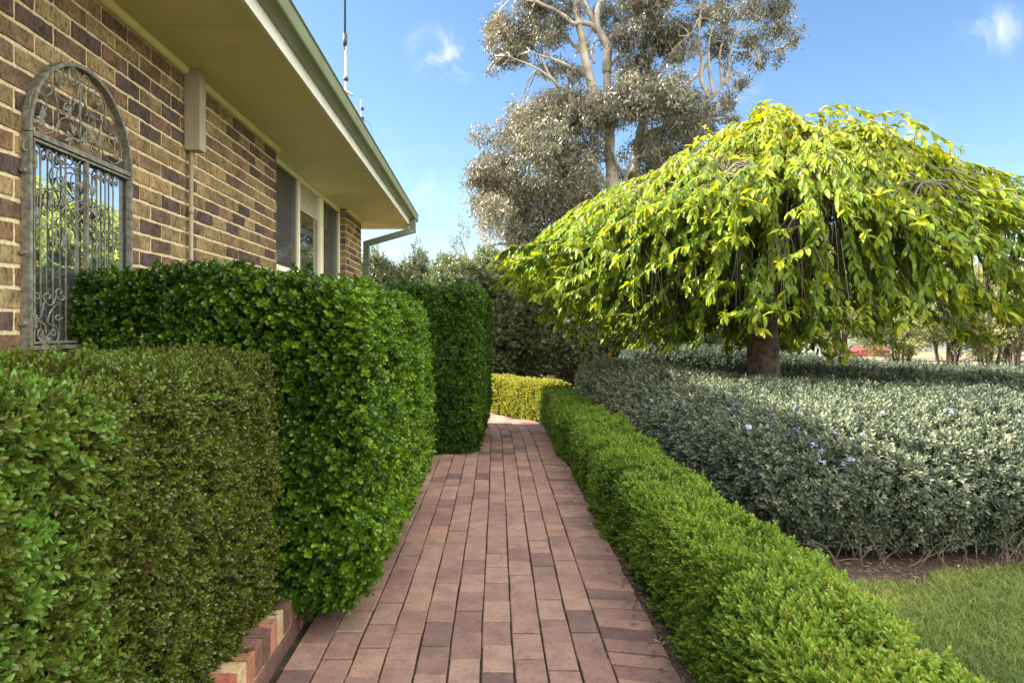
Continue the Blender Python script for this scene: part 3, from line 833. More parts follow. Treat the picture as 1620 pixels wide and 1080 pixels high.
    curves += [(B, q) for q in (
        [(390, 60), (400, 130), (430, 175), (470, 160), (490, 90)], [(520, 90), (540, 150), (580, 180), (620, 120)],
        [(470, 210), (425, 195), (397, 250), (403, 330), (430, 380), (475, 420)], [(530, 210), (590, 200), (620, 240)],
        [(620, 260), (560, 250), (525, 290), (530, 370), (560, 420), (610, 490)], [(665, 260), (700, 255), (735, 310), (745, 380), (725, 450), (680, 510)],
        [(220, 540), (225, 440), (270, 390), (320, 420), (340, 500), (320, 560), (290, 550), (275, 490), (300, 470)],
        [(340, 470), (360, 410), (420, 400), (460, 440), (475, 530), (440, 590), (400, 580), (385, 530), (410, 490), (440, 505), (430, 540)],
        [(225, 600), (205, 570), (180, 590), (190, 640), (225, 650), (250, 600), (230, 560), (180, 545), (150, 590), (160, 690), (230, 745), (290, 720), (320, 640), (320, 570)],
        [(610, 480), (570, 440), (520, 450), (492, 500), (510, 570), (540, 600), (570, 560), (550, 520), (530, 545)],
        [(620, 650), (590, 620), (580, 590), (600, 570), (620, 590)], [(620, 650), (580, 690), (530, 720)], [(530, 660), (550, 700), (570, 730)],
        [(475, 650), (440, 690), (400, 720)], [(610, 495), (570, 510), (545, 530)],
        [(730, 600), (690, 590), (672, 640), (710, 690), (755, 640), (760, 560), (720, 510), (680, 530), (668, 570)],
        [(820, 600), (840, 640), (820, 690), (790, 670), (778, 600), (800, 540), (840, 560), (870, 640), (880, 740), (880, 800)],
        [(670, 670), (710, 730), (760, 790), (790, 850)], [(655, 765), (700, 770), (740, 790), (790, 850), (765, 850), (740, 800)],
        [(475, 770), (430, 730), (390, 760), (390, 830), (400, 940), (450, 1010)], [(625, 850), (610, 770), (560, 735), (510, 760), (500, 830), (520, 950), (570, 1010)],
        [(900, 850), (870, 870), (850, 830), (870, 770), (905, 780), (915, 850)],
        [(885, 860), (920, 920), (970, 920), (985, 850), (970, 780), (930, 775), (925, 830), (950, 850), (955, 820)])]
    low = [[(175, 570), (190, 490), (220, 475), (240, 500), (225, 530), (205, 515)],
           [(280, 560), (250, 690), (200, 715), (160, 690), (150, 620), (180, 595), (205, 630), (185, 650)],
           [(385, 500), (370, 560), (330, 585), (290, 550), (280, 500), (310, 475), (340, 500), (320, 530)],
           [(475, 510), (440, 540), (400, 510), (390, 460), (415, 435), (445, 460), (425, 485)],
           [(300, 840), (290, 770), (240, 730), (190, 740), (155, 800), (155, 900), (190, 970), (260, 1000), (340, 970), (400, 900), (410, 830), (380, 770), (320, 745), (330, 660), (380, 590)],
           [(250, 880), (225, 850), (240, 805), (270, 820), (260, 850)], [(280, 900), (340, 830), (370, 800), (385, 840), (360, 860), (348, 838)],
           [(300, 930), (320, 890), (345, 885), (350, 915), (330, 920)], [(450, 700), (400, 720), (385, 690), (410, 670), (425, 695)]]
    curves += [(C_, q) for q in low]
    allc = [([mp(c, oy) for c in catmull(q, 5)], .0038 if oy == A else .0034) for oy, q in curves]
    allc += [([(a, (y0 + y1) - b, c) for a, b, c in (mp(c, C_) for c in catmull(q, 5))], .0034) for q in low]   # the other leaf repeats the foot scrolls
    for pts, rr in allc:
        m = MB(); m.tube(pts, rr, 6); m.build('scroll', M['iron'], g, smooth=True)
    for cx in (165, 258, 368, 485, 763, 840, 910):
        a = mp((cx, 300), B)[1]
        m = MB(); zt = zs - .075
        m.tube([(XS - .004, a, zb + .03), (XS - .004, a, zt)], .0042, 6)
        s_ = -1 if cx < 640 else 1
        hk = [(a, zt), (a + s_ * .004, zt + .024), (a + s_ * .018, zt + .036), (a + s_ * .036, zt + .028), (a + s_ * .040, zt + .008), (a + s_ * .028, zt - .004), (a + s_ * .018, zt + .006), (a + s_ * .024, zt + .016)]
        m.tube([(XS - .004, u, v) for u, v in catmull(hk, 5)], .0045, 6)
        m.build('bar', M['iron'], g, smooth=True)
    # cast leaves riveted to the scrolls
    rng = np.random.default_rng(4)
    spots = [(A, 240, 480), (A, 260, 560), (A, 405, 200), (A, 520, 660), (A, 500, 720), (A, 700, 740), (A, 760, 765), (A, 915, 760), (A, 915, 870), (A, 790, 430), (A, 612, 720), (A, 505, 500),
             (B, 450, 340), (B, 590, 340), (B, 690, 390), (B, 210, 610), (B, 310, 500), (B, 420, 490), (B, 715, 610), (B, 815, 620), (B, 570, 870), (B, 430, 860), (C_, 280, 880), (C_, 250, 920), (C_, 310, 930)]
    for oy, cx, cy_ in spots:
        V = []; F = []
        o = np.array(mp((cx, cy_), oy)) + np.array([.006, 0, 0])
        a0 = rng.uniform(0, 6.28)
        for k in range(5):
            a = a0 + (k - 2) * .75
            d = np.array([.25, math.cos(a), math.sin(a)])
            v, f_ = leaf_geo(o, d, (1, 0, 0), .030 if k != 2 else .042, .016, 1, .35, .2)
            b = len(V); V += [tuple(x) for x in v]; F += [tuple(b + j for j in q) for q in f_]
            b = len(V); V += [tuple(np.array(x) - np.array([.0022, 0, 0])) for x in v]; F += [tuple(b + j for j in q[::-1]) for q in f_]
        tri_mesh('cast_leaf', np.array(V), np.array(F), M['iron'], g)
build_gate()

# ------------------------------------------------------------------ low retaining wall of the raised bed
def build_edging():
    m = MB(); rng = random.Random(9)
    m.mat = 0
    m.box(-1.04, -.836, .3, 5.1, -.02, .196)
    m.mat = 1
    y = .3; i = 0
    while y < 5.05:
        m.tint = rng.choice([.05, .1, .3, .56, .6, .75, .95])
        e = rng.uniform(-.003, .003)
        b0 = len(m.v)
        m.box(-1.06, -.829 + e, y + .004, y + .080, .098, .208 + rng.uniform(-.002, .002))
        y += .0865
    y = .18
    while y < 5.0:
        m.tint = rng.choice([.05, .1, .2, .3, .56, .75])
        m.box(-1.0, -.828, y + .005, y + .235, .008, .086)
        y += .24
    o = m.build('garden_wall', [M['mortar'], M['edgebrick']], bevel=.003)
    tag(o, 'low garden edging of cream, red and brown bricks set on edge', 'garden wall')
    s = MB(); s.box(X_W, -1.062, -.5, 5.1, -.02, .165)
    tag(s.build('raised_soil', plain('bed_soil', (.05, .035, .025), .95, noise=.4, scale=20, bump=1)), 'dark soil of the raised bed along the house', 'soil', kind='structure')
build_edging()

# ------------------------------------------------------------------ hedges
def sprigs(seed, n, **kw):
    r = np.random.default_rng(seed)
    return [sprig(r, **kw) for _ in range(n)]
T_box_hi = sprigs(1, 6, pairs=5, stem=.040, L=.0185, W=.0095, lod=1)
T_near = sprigs(2, 6, pairs=5, stem=.042, L=.0195, W=.0095, lod=2)
T_tall = sprigs(3, 6, pairs=4, stem=.046, L=.0275, W=.0170, lod=2, blunt=True, splay=(1.15, .45), droop=.2)
T_mid = sprigs(4, 6, pairs=4, stem=.045, L=.030, W=.017, lod=1, splay=(1.1, .4))
T_lo = sprigs(5, 6, pairs=4, stem=.045, L=.026, W=.014, lod=0)

def near_tint(P):
    fresh = smooth01(1.95, 1.15, P[:, 1]) * smooth01(-.15, .4, vnoise(P, .16, 44) + .12)
    fleck = (np.random.default_rng(8).random(len(P)) < .05) * .2
    return .42 * fresh + fleck
def near_size(P): return 1 + .32 * smooth01(1.7, 1.2, P[:, 1]) * smooth01(-.1, .3, vnoise(P, .16, 44) + .2)
hedge('box_hedge', 'olive green clipped hedge with dull small leaves, growing on the low brick edging', (-1.79, .25, .18), (-.905, 2.93, 1.238), (.10, .10, .09), 36000, T_near, M['l_near'],
      depth=.065, gapsc=.11, bump=(.030, .22), upbias=.25, w=(.1, 1.3, .2, 1, 1.1), tint=(.44, .17), shrink=.10, seed=31, tintfn=near_tint, sizefn=near_size)
def tall_warp(V):
    V = V.copy()
    # right face swells over the path towards its middle height
    t = smooth01(-1.0, -.4, V[:, 0])
    V[:, 0] += t * (.06 * np.sin(np.clip(V[:, 2] / 1.6, 0, 1) * math.pi) - .10 * smooth01(.45, 0, V[:, 2])) + t * .05 * smooth01(3.1, 5.2, V[:, 1])
    V[:, 2] -= .08 * smooth01(-1.0, -.55, V[:, 0]) * smooth01(1.2, 1.6, V[:, 2])
    return V
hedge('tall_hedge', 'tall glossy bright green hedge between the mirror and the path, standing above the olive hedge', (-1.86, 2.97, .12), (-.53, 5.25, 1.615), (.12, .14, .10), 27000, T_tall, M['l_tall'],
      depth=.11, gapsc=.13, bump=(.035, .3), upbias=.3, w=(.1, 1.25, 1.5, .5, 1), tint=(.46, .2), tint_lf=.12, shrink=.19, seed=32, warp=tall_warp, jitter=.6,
      tintfn=lambda P: .24 * smooth01(-.75, -.5, P[:, 0]))  # path-side leaves tinted lighter, imitating sky light and bounce on that face
hedge('tall_hedge', 'dark green square cut hedge standing alone past the bright glossy hedge', (-1.79, 7.3, .0), (-.07, 8.75, 1.785), (.12, .12, .12), 30000, T_mid, M['l_far'],
      depth=.06, bump=(.03, .3), upbias=.2, w=(.1, 1.2, 1.4, .5, 1), tint=(.45, .17), tint_lf=.1, shrink=.10, seed=33,
      warp=lambda V: np.stack([V[:, 0] + .10 * smooth01(7.3, 8.75, V[:, 1]) * smooth01(-1, 0, V[:, 0]) - .06 * smooth01(.5, 0, V[:, 2]) * smooth01(-1, 0, V[:, 0]), V[:, 1], V[:, 2]], 1),
      tintfn=lambda P: .15 * smooth01(-.3, -.08, P[:, 0]))  # right face gets paler leaves in place of brighter side light
def low_warp(V):
    V = V.copy(); y = V[:, 1]
    V[:, 0] += .02 * np.sin(y * 2.3) + .015 * np.sin(y * 5.1)
    V[:, 2] += smooth01(.2, .45, V[:, 2]) * (.022 * np.sin(y * 2.9 + 1) + .02 * np.sin(y * 6.3))
    V[:, 0] += .06 * smooth01(2.35, 2.2, y) * smooth01(1.0, 1.3, V[:, 0])
    V[:, 2] -= .05 * smooth01(2.45, 2.15, y) * smooth01(.2, .45, V[:, 2])
    return V
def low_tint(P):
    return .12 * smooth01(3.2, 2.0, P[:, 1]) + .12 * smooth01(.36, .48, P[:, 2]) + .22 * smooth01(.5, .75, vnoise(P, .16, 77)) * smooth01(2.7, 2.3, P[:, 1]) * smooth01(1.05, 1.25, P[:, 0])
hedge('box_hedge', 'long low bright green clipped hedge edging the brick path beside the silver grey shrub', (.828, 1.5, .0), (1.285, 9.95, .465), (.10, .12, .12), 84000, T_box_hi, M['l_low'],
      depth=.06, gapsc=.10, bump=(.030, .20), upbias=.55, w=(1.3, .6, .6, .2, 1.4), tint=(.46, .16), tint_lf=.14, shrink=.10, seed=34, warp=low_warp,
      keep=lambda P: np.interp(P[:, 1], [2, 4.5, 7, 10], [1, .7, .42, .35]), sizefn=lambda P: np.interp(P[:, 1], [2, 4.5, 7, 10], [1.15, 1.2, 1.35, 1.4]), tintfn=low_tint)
YA = np.array([.76, 9.88]); YD = np.array([-.60, .80]); YN = np.array([.80, .60])
def yel_warp(V):
    u = V[:, 0]; v = V[:, 1]
    v = v + .06 * np.sin(u * 1.2)
    return np.stack([YA[0] + YD[0] * u + YN[0] * v, YA[1] + YD[1] * u + YN[1] * v, V[:, 2]], 1)
rs = hedge('box_hedge', 'low golden yellow clipped hedge closing the far end of the path in full sun', (-.15, .02, .02), (2.7, .50, .53), (.09, .09, .09), 26000, T_box_hi, M['l_yellow'],
      depth=.045, bump=(.02, .2), upbias=.35, w=(1, .8, 1.4, .4, 1), tint=(.5, .17), shrink=.08, seed=35, warp=yel_warp, size=1.5)

# ------------------------------------------------------------------ silver grey shrubs
T_grey = sprigs(6, 8, pairs=5, stem=.09, L=.044, W=.0195, lod=1, splay=(1.25, .5), droop=.1)
T_grey_lo = sprigs(7, 6, pairs=4, stem=.085, L=.036, W=.015, lod=0, splay=(1.25, .5))
def grey_warp(V):
    V = V.copy()
    far = smooth01(6, 9.3, V[:, 1]); left = smooth01(3.2, 1.4, V[:, 0])
    V[:, 0] -= .22 * far * left
    V[:, 2] += .15 * far * left * smooth01(.1, .7, V[:, 2]) + .03 * np.sin(V[:, 0] * 2.1 + V[:, 1] * 1.3) * smooth01(.3, .7, V[:, 2])
    # the skirt draws in towards the ground along the front
    V[:, 1] += .12 * smooth01(.35, 0, V[:, 2]) * smooth01(5.2, 4.2, V[:, 1]) + .1 * np.sin(V[:, 0] * 1.9) * smooth01(6, 4, V[:, 1])
    return V
GLO, GHI, GR = (1.46, 4.0, .06), (6.6, 9.9, .77), (.46, .80, .40)
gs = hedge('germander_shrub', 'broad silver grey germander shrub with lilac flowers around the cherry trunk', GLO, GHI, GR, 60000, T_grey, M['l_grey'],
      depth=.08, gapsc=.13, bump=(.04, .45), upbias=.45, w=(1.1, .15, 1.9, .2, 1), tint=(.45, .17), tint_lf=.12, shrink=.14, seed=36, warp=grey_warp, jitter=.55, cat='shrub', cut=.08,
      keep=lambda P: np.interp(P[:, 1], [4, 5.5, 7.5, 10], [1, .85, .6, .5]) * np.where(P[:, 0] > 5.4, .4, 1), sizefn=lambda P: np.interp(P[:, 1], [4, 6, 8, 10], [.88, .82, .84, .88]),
      tintfn=lambda P: .22 * smooth01(5.5, 9, P[:, 1]) * smooth01(3.0, 1.5, P[:, 0]))  # far left end tinted paler, imitating open sky light
def germander_extras():
    rng = np.random.default_rng(40)
    lo = np.array(GLO); hi = np.array(GHI); r = np.array(GR)
    P, Nn = rbox_sample(rng, 1500, lo, hi, r, (1, 0, 1.3, 0, 1)); P = P[P[:, 0] < 5]
    n = len(P)
    m = MB()
    Pw = grey_warp(P)
    for i in range(min(n, 700)):
        d = Vector(Nn[i]) + Vector((rng.normal(0, .5), rng.normal(0, .5), .5 + rng.normal(0, .3))); d.normalize()
        p = Vector(Pw[i]) - d * .08; l = rng.uniform(.10, .19)
        bend = Vector((rng.normal(0, .04), rng.normal(0, .04), -.01))
        m.tube([p, p + d * l * .6 + bend * .3, p + d * l + bend], [.0016, .0012, .0006], 3, False)
    tag(m.build('stems', leaf_mat('pale_stem', [(0, (.20, .22, .16)), (1, (.28, .30, .21))], .6, .1), gs), kind='stuff')
    # bare twigs under the skirt
    m = MB()
    for i in range(130):
        x = rng.uniform(1.55, 3.6); y = 3.95 + rng.uniform(-.05, .35) + .1 * math.sin(x * 1.9)
        p = Vector((x, y, rng.uniform(.0, .03))); q = p + Vector((rng.normal(0, .12), rng.uniform(-.08, .1), rng.uniform(.02, .22))); mid = (p + q) / 2 + Vector((rng.normal(0, .03), rng.normal(0, .03), .03))
        m.tube([p, mid, q], [.003, .0025, .0012], 4, False)
    m.build('bare_twigs', M['bark_shrub'], gs)
    # flower heads
    meshes = []
    for k in range(4):
        V = []; F = []
        for q in range(5):
            o = np.array([rng.normal(0, .010), rng.normal(0, .010), .006 * q])
            for a in range(4):
                an = a * 1.57 + rng.uniform(0, .8)
                d = np.array([math.cos(an), math.sin(an), rng.uniform(-.4, .5)])
                v, f = leaf_geo(o, d, (0, 0, 1), .016, .010, 1, .3, .2)
                b = len(V); V += [tuple(x) for x in v]; F += [tuple(b + j for j in t) for t in f]
        meshes.append((np.array(V), np.array(F)))
    spots = []
    for px, py in ((1062, 655), (1078, 640), (1058, 688), (1066, 700), (1100, 678), (1120, 672), (1072, 718), (1085, 745), (1122, 700), (1150, 655), (1168, 660), (1160, 640), (1180, 690), (1210, 668), (1208, 690),
                   (1240, 700), (1250, 690), (1275, 715), (1285, 725), (1290, 742), (1318, 742), (1330, 735), (1246, 648), (1226, 640), (1258, 655), (1345, 690), (1098, 640), (1200, 650), (1305, 690), (1140, 690), (1030, 640), (1050, 625), (1255, 830), (1380, 655), (1490, 660), (1560, 650)):
        # first meeting of that sight line with the shrub's own surface
        best = None
        d = np.array([(px - 768) / 1080, 1, (520 - py) / 1080])
        for Y in np.arange(3.6, 10, .02):
            p = np.array([0, 0, EYE]) + d * Y
            if not (lo[0] < p[0] < hi[0] and lo[1] < p[1] < hi[1] and p[2] < hi[2] + .1): continue
            c = np.clip(p, np.array([lo[0] + r[0], lo[1] + r[1], -1]), hi - r); e = (p - c) / r
            if np.linalg.norm(e) < 1.10: best = p; break
        if best is not None: spots.append(best)
    protos = [None] * 4
    for i, p in enumerate(spots):
        k = i % 4
        if protos[k] is None:
            o = tri_mesh('flower', meshes[k][0], meshes[k][1], M['petal'], gs); protos[k] = o
        else:
            o = protos[k].copy(); COL.objects.link(o); o.parent = gs
        o.location = grey_warp(np.array([p]))[0] + np.array([0, -.045, .05])
        o.rotation_euler = (rng.normal(0, .5), rng.normal(0, .5), rng.uniform(0, 6)); s = rng.uniform(.5, .9) * (1 + .04 * (p[1] - 4)); o.scale = (s, s, s)
germander_extras()
def back_warp(V):
    V = V.copy(); V[:, 2] -= .28 * smooth01(3.5, 7.5, V[:, 0]) * smooth01(.2, .9, V[:, 2]); V[:, 1] -= .8 * smooth01(4, 9, V[:, 0]); return V
hedge('germander_shrub', 'strip of shaded grey shrub behind the cherry trunk and in front of the paddock', (2.2, 10.5, .0), (11.0, 11.5, .97), (.4, .35, .25), 20000, T_grey_lo, M['l_grey'],
      depth=.07, bump=(.05, .4), upbias=.4, w=(1, .2, 1.3, .3, 1.2), tint=(.28, .15), shrink=.14, seed=37, size=1.25, jitter=.6, cat='shrub', warp=back_warp)

# ------------------------------------------------------------------ litter on soil and path
def build_litter():
    rng = np.random.default_rng(50)
    n = 3400
    P = np.concatenate([np.stack([.765 + np.abs(rng.normal(0, .035, 900)), rng.uniform(1.8, 9.5, 900), np.full(900, .010)], 1),
                        np.stack([rng.uniform(1.35, 4.2, 2100), 3.72 + .12 * rng.normal(0, 1, 2100) + .10 * np.clip(rng.uniform(1.35, 4.2, 2100) - 2, -1, 3), np.full(2100, .012)], 1),
                        np.stack([rng.uniform(-.80, .75, 160), rng.uniform(2.3, 8, 160), np.full(160, .031)], 1),
                        np.stack([rng.uniform(.66, .80, 240), rng.uniform(2.3, 8, 240), np.full(240, .033)], 1),
                        np.stack([np.clip(rng.normal(-.15, .5, 170), -.8, .7), rng.uniform(2.3, 9, 170), np.full(170, .031)], 1),
                        np.stack([rng.uniform(1.4, 3.2, 60), rng.uniform(2.4, 3.6, 60), np.full(60, .034)], 1)])
    P[:900, 0] += path_off(P[:900, 1])
    n = len(P)
    tm = []
    for k in range(4):
        v, f = leaf_geo((0, 0, 0), (1, 0, .1), (0, 0, 1), .024 + .006 * k, .008 if k else .003, 1, .2, .2)
        tm.append((np.array(v)[:, [1, 2, 0]], np.array(f), np.zeros(len(f))))
    D = np.stack([rng.normal(size=n), rng.normal(size=n), np.abs(rng.normal(0, .12, n))], 1)
    up = np.stack([rng.normal(0, .2, n), rng.normal(0, .2, n), np.ones(n)], 1)
    S = rng.uniform(.5, 1.3, n); S[3000:3160] *= .55; S[3400:3570] *= .45
    T = np.clip(rng.beta(1.3, 2.2, n), 0, 1)
    o = place('leaf_litter', M['litter'], None, P, D, S, tm, T, up=up, rng=rng)
    tag(o, 'dry brown leaf litter strewn along the soil and path edges', 'leaf litter', kind='stuff')
build_litter()

# ------------------------------------------------------------------ weeping cherry
def build_cherry():
    rng = np.random.default_rng(60)
    root = thing('weeping_cherry', 'weeping cherry tree with a broad yellow green umbrella crown over the grey shrub', 'tree')
    TX, TY = 3.37, 8.3
    head = np.array([TX + .02, TY, EYE + .72])
    m = MB()
    tr = catmull([(TX - .02, TY, -.02), (TX, TY, .3), (TX + .01, TY, .9), (TX, TY + .02, 1.5), head], 5)
    m.tube(tr, list(np.interp(np.linspace(0, 1, len(tr)), [0, .12, .5, 1], [.27, .215, .19, .165])), 18)
    limbs = []
    for k in range(15):
        ph = k * 2.39996 + .3
        lim_s = rng.uniform(.35, .72)
        Rx = 3.3 if math.cos(ph) < 0 else 3.7
        Rr = 1 / math.sqrt((math.cos(ph) / Rx) ** 2 + (math.sin(ph) / 2.3) ** 2)
        zt = EYE + dome(lim_s, ph) - .22
        e = np.array([TX + .35 * lim_s + Rr * lim_s * math.cos(ph), TY + Rr * lim_s * math.sin(ph), zt])
        a = head + np.array([.05 * math.cos(ph), .05 * math.sin(ph), rng.uniform(-.25, .05)])
        mid = a * .55 + e * .45 + np.array([0, 0, .42]) + rng.normal(0, .08, 3)
        pts = catmull([a, a * .8 + mid * .2 + np.array([0, 0, .1]), mid, e, e + np.array([Rr * .14 * math.cos(ph), Rr * .14 * math.sin(ph), -.22])], 6)
        m.tube(pts, list(np.linspace(.062, .014, len(pts))), 8)
        limbs.append(pts)
    trunk = m.build('trunk', M['bark_dark'], root, smooth=True)
    cm_ = MB()
    LP = []; LD = []; LT = []
    LA = np.array([p for L in limbs for p in L[len(L) // 4:]])
    def Rat(ph): return 1 / math.sqrt((math.cos(ph) / (3.06 if math.cos(ph) < 0 else 3.95)) ** 2 + (math.sin(ph) / (2.15 if math.sin(ph) < 0 else 2.1)) ** 2)
    def pol(ph, s, z): r_ = Rat(ph); return np.array([TX + .3 * s * (1 - s) + r_ * s * math.cos(ph), TY + r_ * s * math.sin(ph), z])
    # lumps: bunches of sprays that share a branch, standing above or below their neighbours
    lumps = [(rng.uniform(0, 6.283), math.sqrt(rng.uniform(.02, 1)), rng.normal(0, .13), rng.uniform(.7, 1.3)) for _ in range(75)]
    def spray(ph, s0, s1, dl, droop, dens, first):
        zz = lambda s: EYE + dome(s, ph) - dl
        a, b = pol(ph, s0, zz(s0)), pol(ph + rng.normal(0, .05), s1, zz(s1) - droop * .3)
        md = pol(ph, (s0 + s1) / 2, zz((s0 + s1) / 2) + .03)
        tip = pol(ph + rng.normal(0, .06), s1 + .03 + .05 * rng.random(), zz(s1) - droop)
        lim = EYE + bottom(s1, ph) + rng.uniform(-.10, .35)
        if tip[2] < lim: tip[2] = min(lim, b[2] - .08)
        o = LA[np.argmin(np.linalg.norm(LA - a, axis=1))]
        for v_ in (b, md, a, tip): v_[2] = max(v_[2], lim - .04)
        pts = catmull([o, (o + a) / 2 + np.array([0, 0, .10]), a, md, b, tip], 5)
        cm_.tube(pts, list(np.linspace(.010, .0022, len(pts))), 4, False)
        P_ = np.array(pts); seg = np.linalg.norm(np.diff(P_, axis=0), axis=1); cum = np.concatenate([[0], np.cumsum(seg)])
        t = cum[10] * first * .72; side = 1
        while t < cum[-1]:
            j = min(np.searchsorted(cum, t), len(P_) - 1); p0, p1 = P_[j - 1], P_[j]
            f = (t - cum[j - 1]) / max(seg[j - 1], 1e-6); p = p0 + (p1 - p0) * f; tang = (p1 - p0) / max(np.linalg.norm(p1 - p0), 1e-6)
            sd = np.cross(tang, (0, 0, 1)); sd /= max(np.linalg.norm(sd), 1e-3)
            out = np.array([math.cos(ph), math.sin(ph), 0])
            d = tang * .75 + sd * side * rng.uniform(.35, 1.0) + out * .25 + np.array([0, 0, -.30]) + rng.normal(0, .28, 3)
            side = -side
            LP.append(p); LD.append(d)
            hgt = (p[2] - EYE + .3) / 3  # higher leaves tinted yellower, lower ones darker, imitating sun and crown shade
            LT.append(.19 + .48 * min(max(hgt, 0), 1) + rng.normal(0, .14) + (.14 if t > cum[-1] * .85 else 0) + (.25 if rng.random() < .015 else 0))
            t += rng.uniform(.020, .044) / dens
        for _ in range(3):
            LP.append(tip); LD.append(rng.normal(0, .5, 3) + np.array([.5 * math.cos(ph), .5 * math.sin(ph), -.4])); LT.append(.62 + rng.normal(0, .12))
    for i in range(1750):
        lp = lumps[rng.integers(len(lumps))]
        if rng.random() < .7:
            ph = lp[0] + rng.normal(0, .20); s1 = min(1.0, max(.08, lp[1] + rng.normal(0, .10))); lift = lp[2]
        else:
            ph = rng.uniform(0, 6.283); s1 = math.sqrt(rng.uniform(.02, 1)); lift = 0
        if math.cos(ph) > .2 and rng.random() < .28: continue
        room = max(dome(s1, ph) - bottom(s1, ph), .3)
        k = rng.random()
        if k < .58: dl = -lift + abs(rng.normal(0, .10)); droop = rng.uniform(.05, .30)
        elif k < .90: dl = rng.uniform(.1, 1.0) * room; droop = rng.uniform(.12, .45)
        else: dl = rng.uniform(0, .35) * room; droop = rng.uniform(.5, 1.3)
        spray(ph, max(.02, s1 - rng.uniform(.14, .32)), s1, dl, droop, 1.0, rng.uniform(.9, 1.15))
    # some upright young shoots along the top
    for i in range(26):
        ph = rng.uniform(0, 6.283); s_ = rng.uniform(0, .55); p = pol(ph, s_, EYE + dome(s_, ph) - .1); l = rng.uniform(.15, .34)
        q = p + np.array([rng.normal(0, .09), rng.normal(0, .09), l]); cm_.tube([p, (p + q) / 2, q], [.005, .004, .002], 4, False)
        for t in np.linspace(.3, 1, 9):
            LP.append(p + (q - p) * t); LD.append(rng.normal(0, .6, 3) + np.array([0, 0, .25])); LT.append(.72 + rng.normal(0, .1))
    # bare hanging threads inside the crown
    for i in range(420):
        ph = rng.uniform(0, 6.283); s = math.sqrt(rng.uniform(.04, .85)); Rr = Rat(ph)
        z1 = EYE + dome(s, ph) - rng.uniform(.3, .7); z2 = max(z1 - rng.uniform(.5, 1.5), EYE + bottom(s, ph))
        p = np.array([TX + Rr * s * math.cos(ph), TY + Rr * s * math.sin(ph), z1]); q = p + np.array([rng.normal(0, .09), rng.normal(0, .09), z2 - z1])
        cm_.tube([p, (p + q) / 2 + rng.normal(0, .02, 3), q], [.0045, .0035, .0018], 3, False)
    # a long dark leaved shoot reaching out over the path
    for q in ([(985, 402, 7.9), (930, 392, 7.7), (870, 388, 7.6), (820, 390, 7.5), (797, 398, 7.5)], [(930, 400, 7.7), (880, 402, 7.5), (840, 410, 7.45), (822, 422, 7.4)], [(960, 398, 7.9), (900, 380, 7.8), (850, 384, 7.8), (830, 394, 7.8)]):
        pts = catmull([at(*c) for c in q], 9)
        cm_.tube(pts, list(np.linspace(.013, .003, len(pts))), 5, False)
        for k in range(6, len(pts)):
            tg = pts[k] - pts[k - 1]; tg = tg / np.linalg.norm(tg)
            for _ in range(3):
                LP.append(pts[k]); LD.append(tg * .6 + rng.normal(0, .45, 3) + np.array([-.2, 0, -.45])); LT.append(.12 + rng.normal(0, .08))
    cm_.build('twigs', M['bark_twig'], trunk)
    P = np.array(LP); D = np.array(LD); T = np.array(LT)
    # a long side shoot that stands out towards the path
    tm = []
    for k in range(5):
        r2 = np.random.default_rng(70 + k)
        v, f = leaf_geo((0, 0, 0), (0, 0, 1), (0, 1, 0), .112, .045, 2, .22 + .1 * k, .22)
        # narrow the leaf towards a drawn-out tip
        tm.append((np.array(v), np.array(f), np.zeros(len(f))))
    up = np.stack([rng.normal(0, .35, len(P)), rng.normal(0, .35, len(P)), np.ones(len(P))], 1)
    # template side axis is U; leaf faces W, so aim W upward: U = up x D
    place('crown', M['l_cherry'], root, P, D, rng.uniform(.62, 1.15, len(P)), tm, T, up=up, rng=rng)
    print('cherry leaves', len(P))
def dome(s, ph):
    bump = .10 * math.sin(ph * 3 + 1) * s + .09 * math.sin(ph * 7) * s + .10 * math.sin(s * 11 + ph * 4) - .42 * max(0, math.sin(ph)) * s
    if math.cos(ph) < 0:
        k = -math.cos(ph)
        return 2.44 - (1.44 * k + 1.25 * (1 - k)) * s ** 1.22 + bump
    k = math.cos(ph)
    bump += k * k * (.24 * math.exp(-((s - .56) / .09) ** 2) - .16 * math.exp(-((s - .42) / .05) ** 2) - .16 * math.exp(-((s - .70) / .06) ** 2))
    return 2.44 - (1.42 * k + 1.25 * (1 - k)) * s ** 1.5 + bump
def bottom(s, ph):
    left = max(0, -math.cos(ph))
    return -.16 + .24 * max(0, -math.sin(ph)) * s + left ** 2 * .80 * max(0, (s - .7) / .3) + .10 * math.sin(ph * 11 + 2) + .1 * math.sin(ph * 5)
build_cherry()

# ------------------------------------------------------------------ gum trees
def spread_leaves(rng, blobs, Y, dens, sub=9.0, depth=1.2, scale=1.0):
    """hanging leaves in tufts; blobs are (px, py, radius px, weight) seen at distance Y"""
    P = []; T = []
    u = Y / 1080
    for px, py, r_, w in blobs:
        c = np.array(at(px, py, Y)) + np.array([0, rng.normal(0, depth), 0]); rr = r_ * u
        ns = max(2, int(dens * w * (r_ / sub) ** 2))
        q = rng.normal(size=(ns, 3)); q /= np.linalg.norm(q, axis=1, keepdims=True)
        q = c + q * (rr * rng.random((ns, 1)) ** .5) * np.array([1, 1.25, .95])
        bt = rng.normal(0, .07)
        for s_ in q:
            k = rng.integers(20, 44)
            p = s_ + rng.normal(0, 1, (k, 3)) * np.array([.62, .62, .55]) * sub * u
            P.append(p); T.append(np.full(k, bt + rng.normal(0, .09)))
    return np.concatenate(P), np.concatenate(T)

